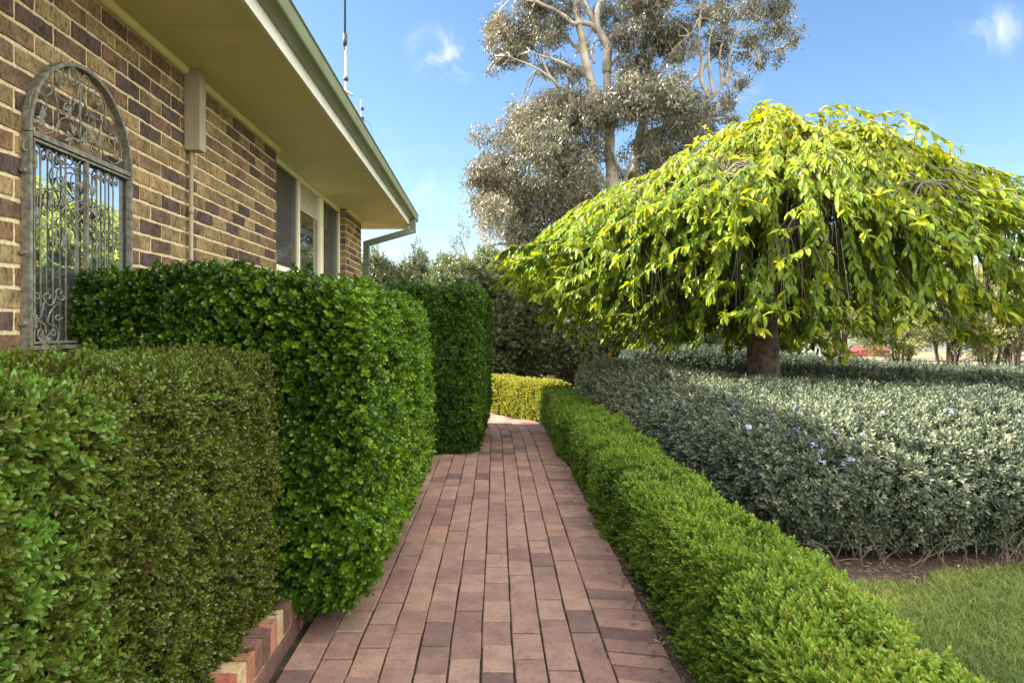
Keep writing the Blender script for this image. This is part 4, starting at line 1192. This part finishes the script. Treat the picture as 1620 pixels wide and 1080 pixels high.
def gum_leaves(root, rng, P, T, L=.17, W=.040, base=.42, mat='l_gum'):
    n = len(P)
    tm = []
    for k in range(4):
        v, f = leaf_geo((0, 0, 0), (0, 0, 1), (0, 1, 0), L, W, 1, .1 + .12 * k, .1)
        tm.append((np.array(v), np.array(f), np.zeros(len(f))))
    D = np.array([0, 0, -.75]) + rng.normal(0, .62, (n, 3))
    return place('crown', M[mat], root, P, D, rng.uniform(.6, 1.2, n), tm, base + T + rng.normal(0, .17, n), rng=rng)

def build_gum():
    rng = np.random.default_rng(80)
    Y = 26.0; u = Y / 1080
    root = thing('gum_tree', 'towering pale barked gum tree with grey green crown against the sky', 'tree')
    m = MB()
    LIMB = []
    def limb(pts, r0, r1, d0=0.0, d1=None, n=9):
        d1 = d0 + rng.normal(0, 1.0) if d1 is None else d1
        q = []
        k = len(pts)
        for i, (a, b) in enumerate(pts):
            yy = Y + d0 + (d1 - d0) * i / max(k - 1, 1)
            q.append(at(a, b, yy))
        c = catmull(q, 6); LIMB.extend(c)
        m.tube(c, list(np.linspace(r0 * .95, r1 * .8, len(c))), n)
    gz = float(terrain(4.7, Y))
    base = at(969, 304, Y)
    c = catmull([(base[0] + .1, Y, gz - .1), (base[0] + .05, Y, gz + 3), at(969, 304, Y), at(968, 269, Y), at(964, 247, Y), at(964, 209, Y), at(955, 180, Y), at(940, 154, Y)], 6)
    m.tube(c, list(np.interp(np.linspace(0, 1, len(c)), [0, .1, .5, 1], [.42, .34, .20, .19])), 14)
    base = at(998, 289, Y + .6)
    c = catmull([(base[0] - .1, Y + .4, gz - .1), (base[0], Y + .5, gz + 3), at(998, 289, Y + .6), at(1004, 269, Y + .6), at(1011, 218, Y + .6), at(1020, 175, Y + .6), at(1024, 138, Y + .6)], 6)
    m.tube(c, list(np.interp(np.linspace(0, 1, len(c)), [0, .1, .6, 1], [.34, .27, .17, .12])), 12)
    limb([(964, 209), (962, 160), (960, 115)], .19, .17, 0, 0)
    limb([(940, 154), (931, 115), (926, 93), (921, 61), (915, 37), (911, 11), (908, -30), (900, -90)], .20, .09, 0, -.5)
    limb([(960, 115), (961, 89), (962, 74), (952.6, 57), (945, 41), (945, 18), (950, 0), (958, -50), (950, -120)], .19, .08, 0, -.3)
    limb([(945, 50), (934, 39), (917, 36), (906, 37), (893, 26), (875, 15), (852, 4), (825, -15)], .12, .06, 0, -1.2)
    limb([(963, 62), (978, 48), (993, 33), (1015, 17), (1056, 2), (1090, -20)], .11, .05, 0, 1.0)
    limb([(944, 45), (930, 15), (915, -15), (890, -60)], .11, .06, 0, .8)
    limb([(961, 105), (969, 100), (986, 78), (1001, 55), (1012, 33), (1020, 5)], .09, .03, 0, .8)
    limb([(928, 118), (918, 112), (904, 107), (886, 98), (870, 92), (858, 89), (838, 82)], .085, .03, 0, -1.0)
    limb([(895, 150), (878, 131), (867, 115), (856, 89)], .08, .03, 0, -.8)
    limb([(885, 140), (878, 130), (864, 118), (843, 105), (821, 96), (800, 88)], .07, .02, -.3, -1.4)
    limb([(922, 88), (919, 81), (906, 70), (893, 54), (878, 44), (860, 20)], .09, .03, 0, 1.2)
    limb([(940, 100), (936, 82), (943, 60)], .05, .03, 0, .6)
    limb([(900, 140), (898, 115), (894, 100)], .045, .03, .4, .6)
    limb([(1024, 138), (1024, 120), (1033, 67), (1044, 40), (1060, 13), (1075, -20)], .11, .04, .6, 1.2)
    limb([(1020, 160), (1031, 142), (1042, 115), (1058, 91), (1073, 71), (1093, 53), (1105, 30)], .10, .03, .6, -.6)
    limb([(1015, 190), (1045, 165), (1073, 147), (1100, 122), (1124, 95), (1144, 73), (1164, 53), (1191, 47), (1235, 38)], .12, .02, .6, 1.6)
    limb([(1015, 215), (1060, 200), (1095, 180), (1113, 164), (1133, 147), (1144, 131), (1158, 115)], .17, .04, .6, -.4)
    limb([(1121, 155), (1120, 151), (1109, 124), (1111, 95), (1105, 67), (1107, 29), (1109, 0), (1120, -50)], .10, .04, 0, .2)
    limb([(1126, 150), (1127, 144), (1122, 111), (1121, 73), (1128, 40)], .08, .03, 0, -.4)
    limb([(1142, 134), (1142, 131), (1140, 107), (1139, 82), (1150, 50)], .08, .03, -.2, .4)
    limb([(1146, 132), (1149, 129), (1153, 98), (1160, 67), (1173, 33), (1191, 9), (1200, -20)], .06, .02, -.2, .8)
    limb([(1160, 60), (1185, 40), (1210, 25), (1240, 20)], .04, .015, .6, .9)
    limb([(1160, 75), (1190, 70), (1215, 78), (1232, 88)], .03, .01, .4, .9)
    limb([(1080, 200), (1107, 193), (1133, 189), (1155, 187), (1175, 184)], .06, .02, 0, -.4)
    limb([(1133, 189), (1145, 195), (1152, 205), (1158, 213)], .02, .01, 0, -.1)
    limb([(1125, 190), (1130, 180), (1138, 174)], .02, .01, 0, -.1)
    limb([(993, 290), (984, 272), (975, 260), (969, 240), (958, 222), (945, 205)], .09, .03, 0, -.6)
    limb([(985, 295), (991, 278), (1002, 253), (1020, 244), (1035, 238)], .09, .03, 0, -1)
    limb([(960, 300), (942, 289), (930, 275), (922, 271), (905, 262)], .06, .02, 0, -.8)
    limb([(962, 300), (945, 270), (935, 250), (925, 230)], .06, .02, 0, -.4)
    limb([(1020, 170), (1040, 150), (1058, 130), (1072, 125)], .04, .015, .6, .2)
    dense = [(790, 252, 42, 1), (830, 205, 44, 1), (880, 190, 46, 1), (930, 195, 46, 1), (985, 185, 44, 1), (1030, 192, 40, 1), (1072, 196, 34, .9), (1100, 200, 26, .7), (850, 262, 52, 1.1), (900, 275, 52, 1.1),
             (800, 312, 42, 1), (850, 335, 50, 1.1), (905, 335, 50, 1.1), (950, 345, 40, 1), (880, 230, 50, 1), (770, 285, 30, .9), (765, 222, 20, .5), (1040, 240, 36, .9), (1090, 225, 22, .6), (1030, 215, 24, .8), (1045, 155, 26, .7), (960, 160, 34, .9),
             (905, 160, 26, .8), (860, 170, 30, .9), (825, 165, 22, .7), (1010, 160, 30, .8), (1080, 240, 22, .6), (780, 350, 30, .8), (820, 370, 36, .9), (870, 385, 40, 1), (918, 300, 34, 1), (760, 318, 22, .6), (930, 385, 40, .9),
             (1040, 280, 36, .7), (800, 200, 20, .6), (1020, 135, 18, .5), (1060, 170, 24, .7)]
    upper = [(790, 60, 24, .8), (798, 98, 20, .7), (828, 40, 36, .9), (818, 90, 20, .6), (868, 60, 30, .7), (850, 10, 36, .9), (900, 20, 26, .6), (780, 90, 14, .5), (776, 110, 10, .4), (885, 105, 20, .5), (907, 125, 18, .5), (893, 148, 20, .6), (870, 88, 20, .5), (790, 20, 20, .7),
             (960, 10, 26, .6), (1000, 30, 32, .8), (985, 78, 26, .7), (1010, 100, 28, .8), (1040, 60, 32, .8), (1075, 50, 32, .8), (1030, 8, 32, .8), (1062, 110, 16, .5), (1060, 78, 24, .7), (1090, 90, 13, .4), (1000, 130, 22, .6), (980, 120, 18, .5), (1050, 20, 22, .6), (975, 45, 22, .5), (930, 55, 18, .4), (1080, 15, 18, .5),
             (1115, 20, 18, .5), (1145, 60, 25, .6), (1160, 50, 20, .5), (1190, 60, 24, .55), (1210, 30, 22, .55), (1240, 35, 20, .6), (1252, 58, 11, .5), (1215, 82, 15, .5), (1233, 90, 10, .5), (1202, 105, 9, .5), (1180, 122, 12, .5), (1150, 105, 10, .4), (1125, 62, 12, .4), (1165, 10, 22, .5), (1192, 15, 15, .5), (1230, 10, 18, .6), (1265, 62, 5, .5),
             (1100, 152, 15, .5), (1150, 158, 18, .6), (1168, 146, 9, .5), (1062, 125, 15, .5), (1140, 200, 13, .4), (1120, 215, 14, .5), (1100, 232, 10, .5), (1130, 175, 14, .4), (1258, 25, 12, .5)]
    top = [(a, b, 46, .35) for a, b in ((850, -60), (930, -70), (1010, -60), (1090, -60), (1170, -40), (890, -140), (970, -150), (1060, -140), (1140, -110))]
    LA = np.array(LIMB)
    for px, py, r_, w in dense + upper:
        cc = np.array(at(px, py, Y)); o = LA[np.argmin(np.linalg.norm((LA - cc) * np.array([1, .6, 1]), axis=1))]
        if np.linalg.norm(o - cc) > 1.7: continue
        for _ in range(3):
            e = cc + rng.normal(0, .30, 3) * r_ * u; md = (o + e) / 2 + rng.normal(0, .12, 3) + np.array([0, 0, .1])
            m.tube(catmull([o, md, e], 3), list(np.linspace(.035, .010, 7)), 4, False)
            for _ in range(3):
                a = md + (e - md) * rng.random(); b = a + rng.normal(0, .28, 3) * r_ * u
                m.tube([a, (a + b) / 2 + rng.normal(0, .05, 3), b], [.014, .010, .005], 3, False)
    m.build('trunk', M['bark_gum'], root, smooth=True)
    dense += [(925, 245, 30, .9), (1000, 232, 18, .6), (988, 275, 18, .5), (1015, 250, 16, .6), (1040, 262, 30, .8), (1060, 215, 34, .9), (940, 130, 18, .4), (1035, 120, 20, .5), (990, 150, 26, .7), (1120, 165, 18, .6), (820, 285, 40, 1), (775, 255, 30, .9), (760, 280, 22, .8), (752, 300, 16, .6)]
    P1, T1 = spread_leaves(rng, dense, Y, 5.0, 9)
    P2, T2 = spread_leaves(rng, upper + top, Y + .3, 5.8, 8, .9)
    P = np.concatenate([P1, P2]); T = np.concatenate([T1, T2])
    T = T + .16 * smooth01(1010, 780, 768 + P[:, 0] / P[:, 1] * 1080) * 1.0  # leaves towards the left tinted lighter, imitating the sunlit side
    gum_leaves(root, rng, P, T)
    print('gum leaves', len(P))
    # second, darker stemmed gum behind with bronze sprays
    Y2 = 31.0
    root = thing('gum_tree', 'feathery bronze leaved gum with a dark trunk behind the screen shrubs', 'tree')
    m = MB(); g2 = float(terrain(0, Y2)); b = at(829, 345, Y2)
    c = catmull([(b[0] - .1, Y2, g2), (b[0], Y2, g2 + 3), at(829, 400, Y2), at(828, 345, Y2), at(820, 300, Y2), at(805, 250, Y2)], 5); m.tube(c, list(np.linspace(.34, .08, len(c))), 10)
    for q in ([(829, 380), (800, 360), (770, 330), (745, 322)], [(828, 390), (795, 385), (760, 395)], [(828, 350), (850, 320), (865, 290)], [(810, 390), (780, 345), (760, 300)]):
        c = catmull([at(a, bb, Y2 + rng.normal(0, .4)) for a, bb in q], 5); m.tube(c, list(np.linspace(.10, .02, len(c))), 6)
    m.build('trunk', M['bark_shrub'], root, smooth=True)
    bl = [(760, 335, 20, .45), (790, 362, 26, .8), (745, 320, 9, .35), (768, 385, 26, .8), (815, 395, 30, .9), (795, 330, 20, .7), (770, 350, 18, .5), (735, 326, 6, .3), (840, 410, 30, .9), (755, 305, 14, .5), (785, 300, 18, .6), (790, 410, 30, .9), (755, 415, 22, .7)]
    P, T = spread_leaves(rng, bl, Y2, 2.2, 8)
    gum_leaves(root, rng, P, T, .13, .024, .55, 'l_brown')
    Y3 = 36.0
    root = thing('gum_tree', 'small round headed gum far beyond the screen shrubs, left of the tall gum', 'tree')
    m = MB(); g3 = float(terrain(0, Y3))
    for q in ([(742, 440), (740, 415), (733, 390), (726, 370)], [(741, 420), (752, 405), (757, 388)], [(739, 412), (722, 398), (712, 385)]):
        pts = [at(a, bb, Y3) for a, bb in q]
        if q[0][1] == 440: pts = [(pts[0][0], Y3, g3)] + pts
        c = catmull(pts, 4); m.tube(c, list(np.linspace(.13, .02, len(c))), 6)
    m.build('trunk', M['bark_gum'], root, smooth=True)
    P, T = spread_leaves(rng, [(730, 366, 15, .7), (722, 382, 14, .6), (738, 385, 12, .5), (725, 400, 10, .5), (712, 378, 8, .4), (742, 365, 8, .5), (750, 415, 10, .5), (735, 412, 10, .5)], Y3, 2.2, 6, .5)
    gum_leaves(root, rng, P, T, .13, .026, .55)
build_gum()

# ------------------------------------------------------------------ screen of shrubs behind the garden
T_scr = sprigs(8, 6, pairs=4, stem=.13, L=.075, W=.026, lod=0, splay=(1.0, .4))
def shrub_tree(name, label, cat, cx, cy_, z0, zc0, z1, rx, ry, n, mat, seed, group=None, stems=5, tint=.46, size=1.0, tm=None, bark='bark_shrub', spiky=.12, lean=.35):
    rng = np.random.default_rng(seed)
    root = thing(name, label, cat, group, (cx, cy_, z0))
    m = MB()
    for k in range(stems):
        a = rng.uniform(0, 6.28); rr = rng.uniform(.2, .8)
        p0 = np.array([rng.normal(0, .10), rng.normal(0, .10), -.05]); p2 = np.array([math.cos(a) * rx * rr * .8, math.sin(a) * ry * rr * .8, (z1 - z0) * rng.uniform(.6, .88)])
        p1 = p0 * .5 + p2 * .5 * np.array([lean * 2, lean * 2, .9]) + rng.normal(0, .05, 3)
        c = catmull([p0, p1, p2], 6); m.tube(c, list(np.linspace(rng.uniform(.03, .055), .012, len(c))), 7)
        for b in range(5):
            s = np.array(c[rng.integers(4, len(c))]); e = s + np.array([rng.normal(0, .3) * rx, rng.normal(0, .3) * ry, rng.uniform(.05, .4)])
            m.tube([s, (s + e) / 2 + rng.normal(0, .04, 3), e], [.014, .009, .004], 4, False)
    m.build('trunk', M[bark], root, smooth=True)
    h0 = zc0 - z0; h1 = z1 - z0
    # tufts over an uneven egg-shaped volume
    q = rng.normal(size=(n, 3)); q /= np.linalg.norm(q, axis=1, keepdims=True)
    rad = rng.random((n, 1)) ** .28
    bump = 1 + .16 * vnoise(q * 2, .8, seed) + .12 * vnoise(q * 2, .35, seed + 1)
    c = np.array([0, 0, (h0 + h1) / 2])
    P = c + q * rad * bump[:, None] * np.array([rx, ry, (h1 - h0) / 2])
    gap = vnoise(P, .32, seed + 3)
    low = smooth01(h0 + .5 * (h1 - h0), h0, P[:, 2])
    k = gap > -.62 + .6 * low; P = P[k]; q = q[k]
    up = smooth01(.5, 1, q[:, 2]) * (rng.random(len(P)) < .25)
    P[:, 2] += up * rng.random(len(P)) * spiky
    D = q + np.array([0, 0, .6]) + rng.normal(0, .5, P.shape)
    T = tint + rng.normal(0, .16, len(P)) + .1 * vnoise(P, .5, seed + 4)
    place('crown', M[mat], root, P, D, size * rng.uniform(.7, 1.25, len(P)), tm or T_scr, T, rng=rng)
    return root
for i in range(11):
    px = 592 + i * 62; Y = 14.6 + .35 * math.sin(i * 2.1) + .02 * i
    x = (px - 768) / 1080 * Y
    top = EYE + (520 - (404 + [6, 8, 3, 0, 2, 14, 26, 22, 14, 4, 20][i])) / 1080 * Y
    z0 = float(terrain(x, Y))
    lab = ['slim olive green screen shrub at the end of the row beside the house downpipe', 'olive green screen shrub rising behind the bright glossy hedge', 'olive green screen shrub above the left shoulder of the square cut hedge',
           'olive green screen shrub above the square cut hedge', 'tall olive screen shrub just past the square cut hedge edge', 'dark multi stemmed screen shrub standing over the golden hedge',
           'dark multi stemmed screen shrub behind the junction of golden and bright green hedges', 'dark screen shrub with a low sweeping branch over the grey shrub end', 'shaded screen shrub behind the outer tips of the cherry',
           'shaded screen shrub showing low between cherry curtain and grey shrub', 'shaded screen shrub directly beside the cherry trunk'][i]
    shrub_tree('screen_shrub', lab, 'shrub', x, Y, z0, z0 + .25, top, .68, .8, 9500, 'l_screen', 100 + i, 'screen shrubs along the back of the garden', stems=6)
for i, (px, Y, zt, rx, lab) in enumerate(((1505, 14.0, 2.7, 1.15, 'pale leaved multi stemmed bush seen beneath the cherry canopy'), (1335, 16.5, 2.9, 1.25, 'pale green bush behind the cherry curtain, above the distant red shed'),
                                          (1605, 13.0, 2.3, .8, 'bush with thick leaning stems at the edge of the photo beneath the cherry'),
                                          (1422, 17.4, 2.6, 1.1, 'pale bush seen beyond the top rail of the farm gate under the cherry curtain'), (1568, 16.2, 2.9, 1.2, 'pale bush filling the gap behind the leaning stemmed bush and the multi stemmed one'))):
    x = (px - 768) / 1080 * Y; z0 = float(terrain(x, Y))
    shrub_tree('pale_bush', lab, 'shrub', x, Y, z0, z0 + (1.0 if i != 1 else 1.25), zt, rx, 1.0, 5000, 'l_pale', 130 + i, 'pale bushes behind the cherry', stems=9, tint=.5, bark='bark_shrub', size=.8, lean=.3)
def bronze_tree():
    rng = np.random.default_rng(150); Y = 21
    root = thing('bronze_tree', 'thin bronze leaved tree peeping over the right shoulder of the cherry', 'tree')
    x = (1560 - 768) / 1080 * Y; g = float(terrain(x, Y)); m = MB()
    for q in ([(1565, 420), (1562, 360), (1550, 310), (1545, 275)], [(1563, 380), (1590, 330), (1610, 290)], [(1564, 390), (1535, 340), (1510, 300)], [(1590, 330), (1640, 290)]):
        pts = [at(a, b, Y + rng.normal(0, .3)) for a, b in q]
        if q[0][1] == 420: pts = [(pts[0][0], Y, g)] + pts
        c = catmull(pts, 5); m.tube(c, list(np.linspace(.10, .012, len(c))), 6)
    m.build('trunk', M['bark_shrub'], root, smooth=True)
    P, T = spread_leaves(rng, [(1500, 292, 14, .4), (1540, 295, 22, .5), (1580, 300, 24, .5), (1615, 300, 22, .5), (1545, 268, 7, .35), (1590, 275, 8, .35), (1640, 280, 20, .5), (1560, 330, 34, .7), (1610, 340, 34, .7), (1520, 330, 24, .6), (1660, 330, 30, .6)], Y, .9, 8, .6)
    gum_leaves(root, rng, P, T, .07, .03, .5, 'l_brown')
bronze_tree()

# ------------------------------------------------------------------ paddock fences, sheds, far trees
def fence_run(label, xs, Y, heights, mat, r=.022, post=.05):
    f = thing('post_and_rail_fence', label, 'fence', None, (0, 0, 0))
    for z in heights:
        m = MB(); m.tube([(x, Y, float(terrain(x, Y)) + z) for x in xs], r, 6); m.build('rail', mat, f)
    for x in xs:
        m = MB(); g = float(terrain(x, Y)); m.tube([(x, Y, g - .1), (x, Y, g + max(heights) + .04)], post, 7); m.build('post', mat, f)
    return f
YF = 19.0
px2x = lambda px: (px - 768) / 1080 * YF
fence_run('pale pipe fence across the paddock between cherry trunk and farm gate', [px2x(p) for p in (900, 1010, 1120, 1190, 1264, 1318)], YF, (1.15, .80, .40), M['fence'], .018, .03)
fence_run('dark timber fence with rails running behind the pale bushes', [px2x(p) for p in (1449, 1530, 1600, 1690, 1790)], YF, (1.12, .84, .50), M['fence_dark'], .022, .075)
fence_run('dark fence glimpsed low through stems of the screen shrubs', [px2x(p) for p in (640, 730, 820, 896)], YF - .02, (1.15, .80, .40), M['fence_dark'], .02, .04)
def farm_gate():
    g = thing('farm_gate', 'pipe farm gate with rounded corners in the paddock fence', 'gate')
    x0, x1 = px2x(1322), px2x(1443); z = float(terrain(8, YF)); m = MB()
    pts = [(x0, YF, z + .15), (x0, YF, z + 1.0), (x0 + .05, YF, z + 1.1), (x0 + .16, YF, z + 1.15), (x1 - .16, YF, z + 1.15), (x1 - .05, YF, z + 1.1), (x1, YF, z + 1.0), (x1, YF, z + .15), (x0, YF, z + .15)]
    m.tube(pts, .02, 6); m.build('gate_frame', M['fence'], g)
    for k in (.4, .65, .9):
        m = MB(); m.tube([(x0, YF, z + k), (x1, YF, z + k)], .013, 5); m.build('rail', M['fence'], g)
    m = MB(); xm = px2x(1383); m.tube([(xm, YF, z + .15), (xm, YF, z + 1.14)], .016, 5); m.build('brace', M['fence'], g)
farm_gate()
def shed(label, px0, px1, ptop, pbot, Y, mat, depth, group=None, roofmat=None, openings=()):
    x0, _, zt = at(px0, ptop, Y); x1, _, zb = at(px1, pbot, Y)
    s = thing('farm_shed', label, 'shed', group)
    m = MB(); m.box(x0, x1, Y, Y + depth, zb - 1.5, zt); m.build('wall', mat, s)
    e = .5; rz = zt + .12 * depth
    r = MB()
    r.poly([(x0 - e, Y - e, zt - .05), (x1 + e, Y - e, zt - .05), (x1 + e, Y + depth / 2, rz), (x0 - e, Y + depth / 2, rz)])
    r.poly([(x0 - e, Y + depth / 2, rz + .01), (x1 + e, Y + depth / 2, rz + .01), (x1 + e, Y + depth + e, zt - .05), (x0 - e, Y + depth + e, zt - .05)])
    for xx in (x0, x1): r.poly([(xx, Y + .01, zt - .02), (xx, Y + depth, zt - .02), (xx, Y + depth / 2, rz - .02)])
    r.build('roof', roofmat or mat, s)
    for k, a, b, c, d in openings:
        w = MB(); w.box(x0 + a * (x1 - x0), x0 + b * (x1 - x0), Y - .12, Y - .01, zb + c * (zt - zb), zb + d * (zt - zb)); w.build(k, M['darkpane'] if k != 'door' else M['fence_dark'], s)
D_ = 245.0
shed('long low red shed nearest the white buildings across the paddock', 1318, 1360, 555.5, 562, D_, M['red'], 9, 'red sheds across the paddock', None, (('door', .05, .12, 0, .8),))
shed('red shed whose roof sits slightly higher, right of its twin', 1361, 1408, 553, 560.5, D_ + 5, M['red'], 10, 'red sheds across the paddock', None, (('door', .70, .78, 0, .8),))
shed('white farm building with one small dark window, beside the red sheds', 1264, 1298, 556, 563.5, D_ - 10, M['whiteclad'], 8, 'white farm buildings', M['whiteclad'], (('window', .42, .56, .1, .45),))
shed('white farm building half hidden by the cherry trunk', 1228, 1256, 557, 566, D_ - 16, M['whiteclad'], 8, 'white farm buildings', M['whiteclad'], (('window', .35, .5, .1, .4), ('window', .7, .78, .1, .4)))
def far_tree(label, px, py, h_px, w_px, Y, seed, mat='l_screen', tint=.55):
    rng = np.random.default_rng(seed); x, _, z = at(px, py, Y); u = Y / 1080; h = h_px * u; w = w_px * u
    root = thing('paddock_tree', label, 'tree', 'trees across the paddock', (x, Y, z))
    m = MB(); m.tube([(0, 0, -1), (0, 0, h * .5)], [w * .05, w * .03], 6); m.build('trunk', M['bark_shrub'], root)
    n = 1500
    q = rng.normal(size=(n, 3)); q /= np.linalg.norm(q, axis=1, keepdims=True)
    P = np.array([0, 0, h * .55]) + q * rng.random((n, 1)) ** .35 * (1 + .3 * vnoise(q, .5, seed))[:, None] * np.array([w / 2, w / 2, h * .45])
    v, f = leaf_geo((0, 0, 0), (0, 0, 1), (0, 1, 0), h * .13, h * .08, 0)
    place('crown', M[mat], root, P, rng.normal(size=(n, 3)), rng.uniform(.6, 1.2, n), [(np.array(v), np.array(f), np.zeros(len(f)))], tint + rng.normal(0, .2, n), rng=rng)
far_tree('grey green tree standing between white building and red shed', 1307, 565, 20, 16, 238, 201)
far_tree('dark tree between the two white farm buildings', 1260, 563, 12, 8, 240, 202)
far_tree('pale scrubby tree in the paddock behind the farm gate', 1376, 583, 12, 22, 120, 203, 'l_brown', .6)
far_tree('pale scrubby tree in the paddock by the dark fence post', 1440, 592, 20, 14, 90, 204, 'l_brown', .6)
far_tree('scrubby tree in the paddock near the right end of the red sheds', 1436, 566, 26, 20, 170, 205, 'l_brown', .5)
far_tree('round scrub bush low in the paddock near the gate hinge', 1331, 580, 8, 8, 140, 206, 'l_brown', .5)
def far_wood():
    rng = np.random.default_rng(210); n = 9000
    x = rng.uniform(-500, 700, n); y = rng.uniform(480, 900, n); k = vnoise(np.stack([x, y, x * 0], 1), 90, 3) > .25; x, y = x[k], y[k]
    P = np.stack([x, y, terrain(x, y) + rng.uniform(0, 7, len(x))], 1)
    v, f = leaf_geo((0, 0, -.5), (0, 0, 1), (0, 1, 0), 5, 4, 0)
    o = place('far_woodland', M['l_screen'], None, P, rng.normal(size=P.shape), rng.uniform(.6, 1.4, len(P)), [(np.array(v), np.array(f), np.zeros(len(f)))], .5 + rng.normal(0, .15, len(P)), rng=rng)
    tag(o, 'scattered grey green woodland on the distant hills', 'woodland', kind='stuff')
far_wood()
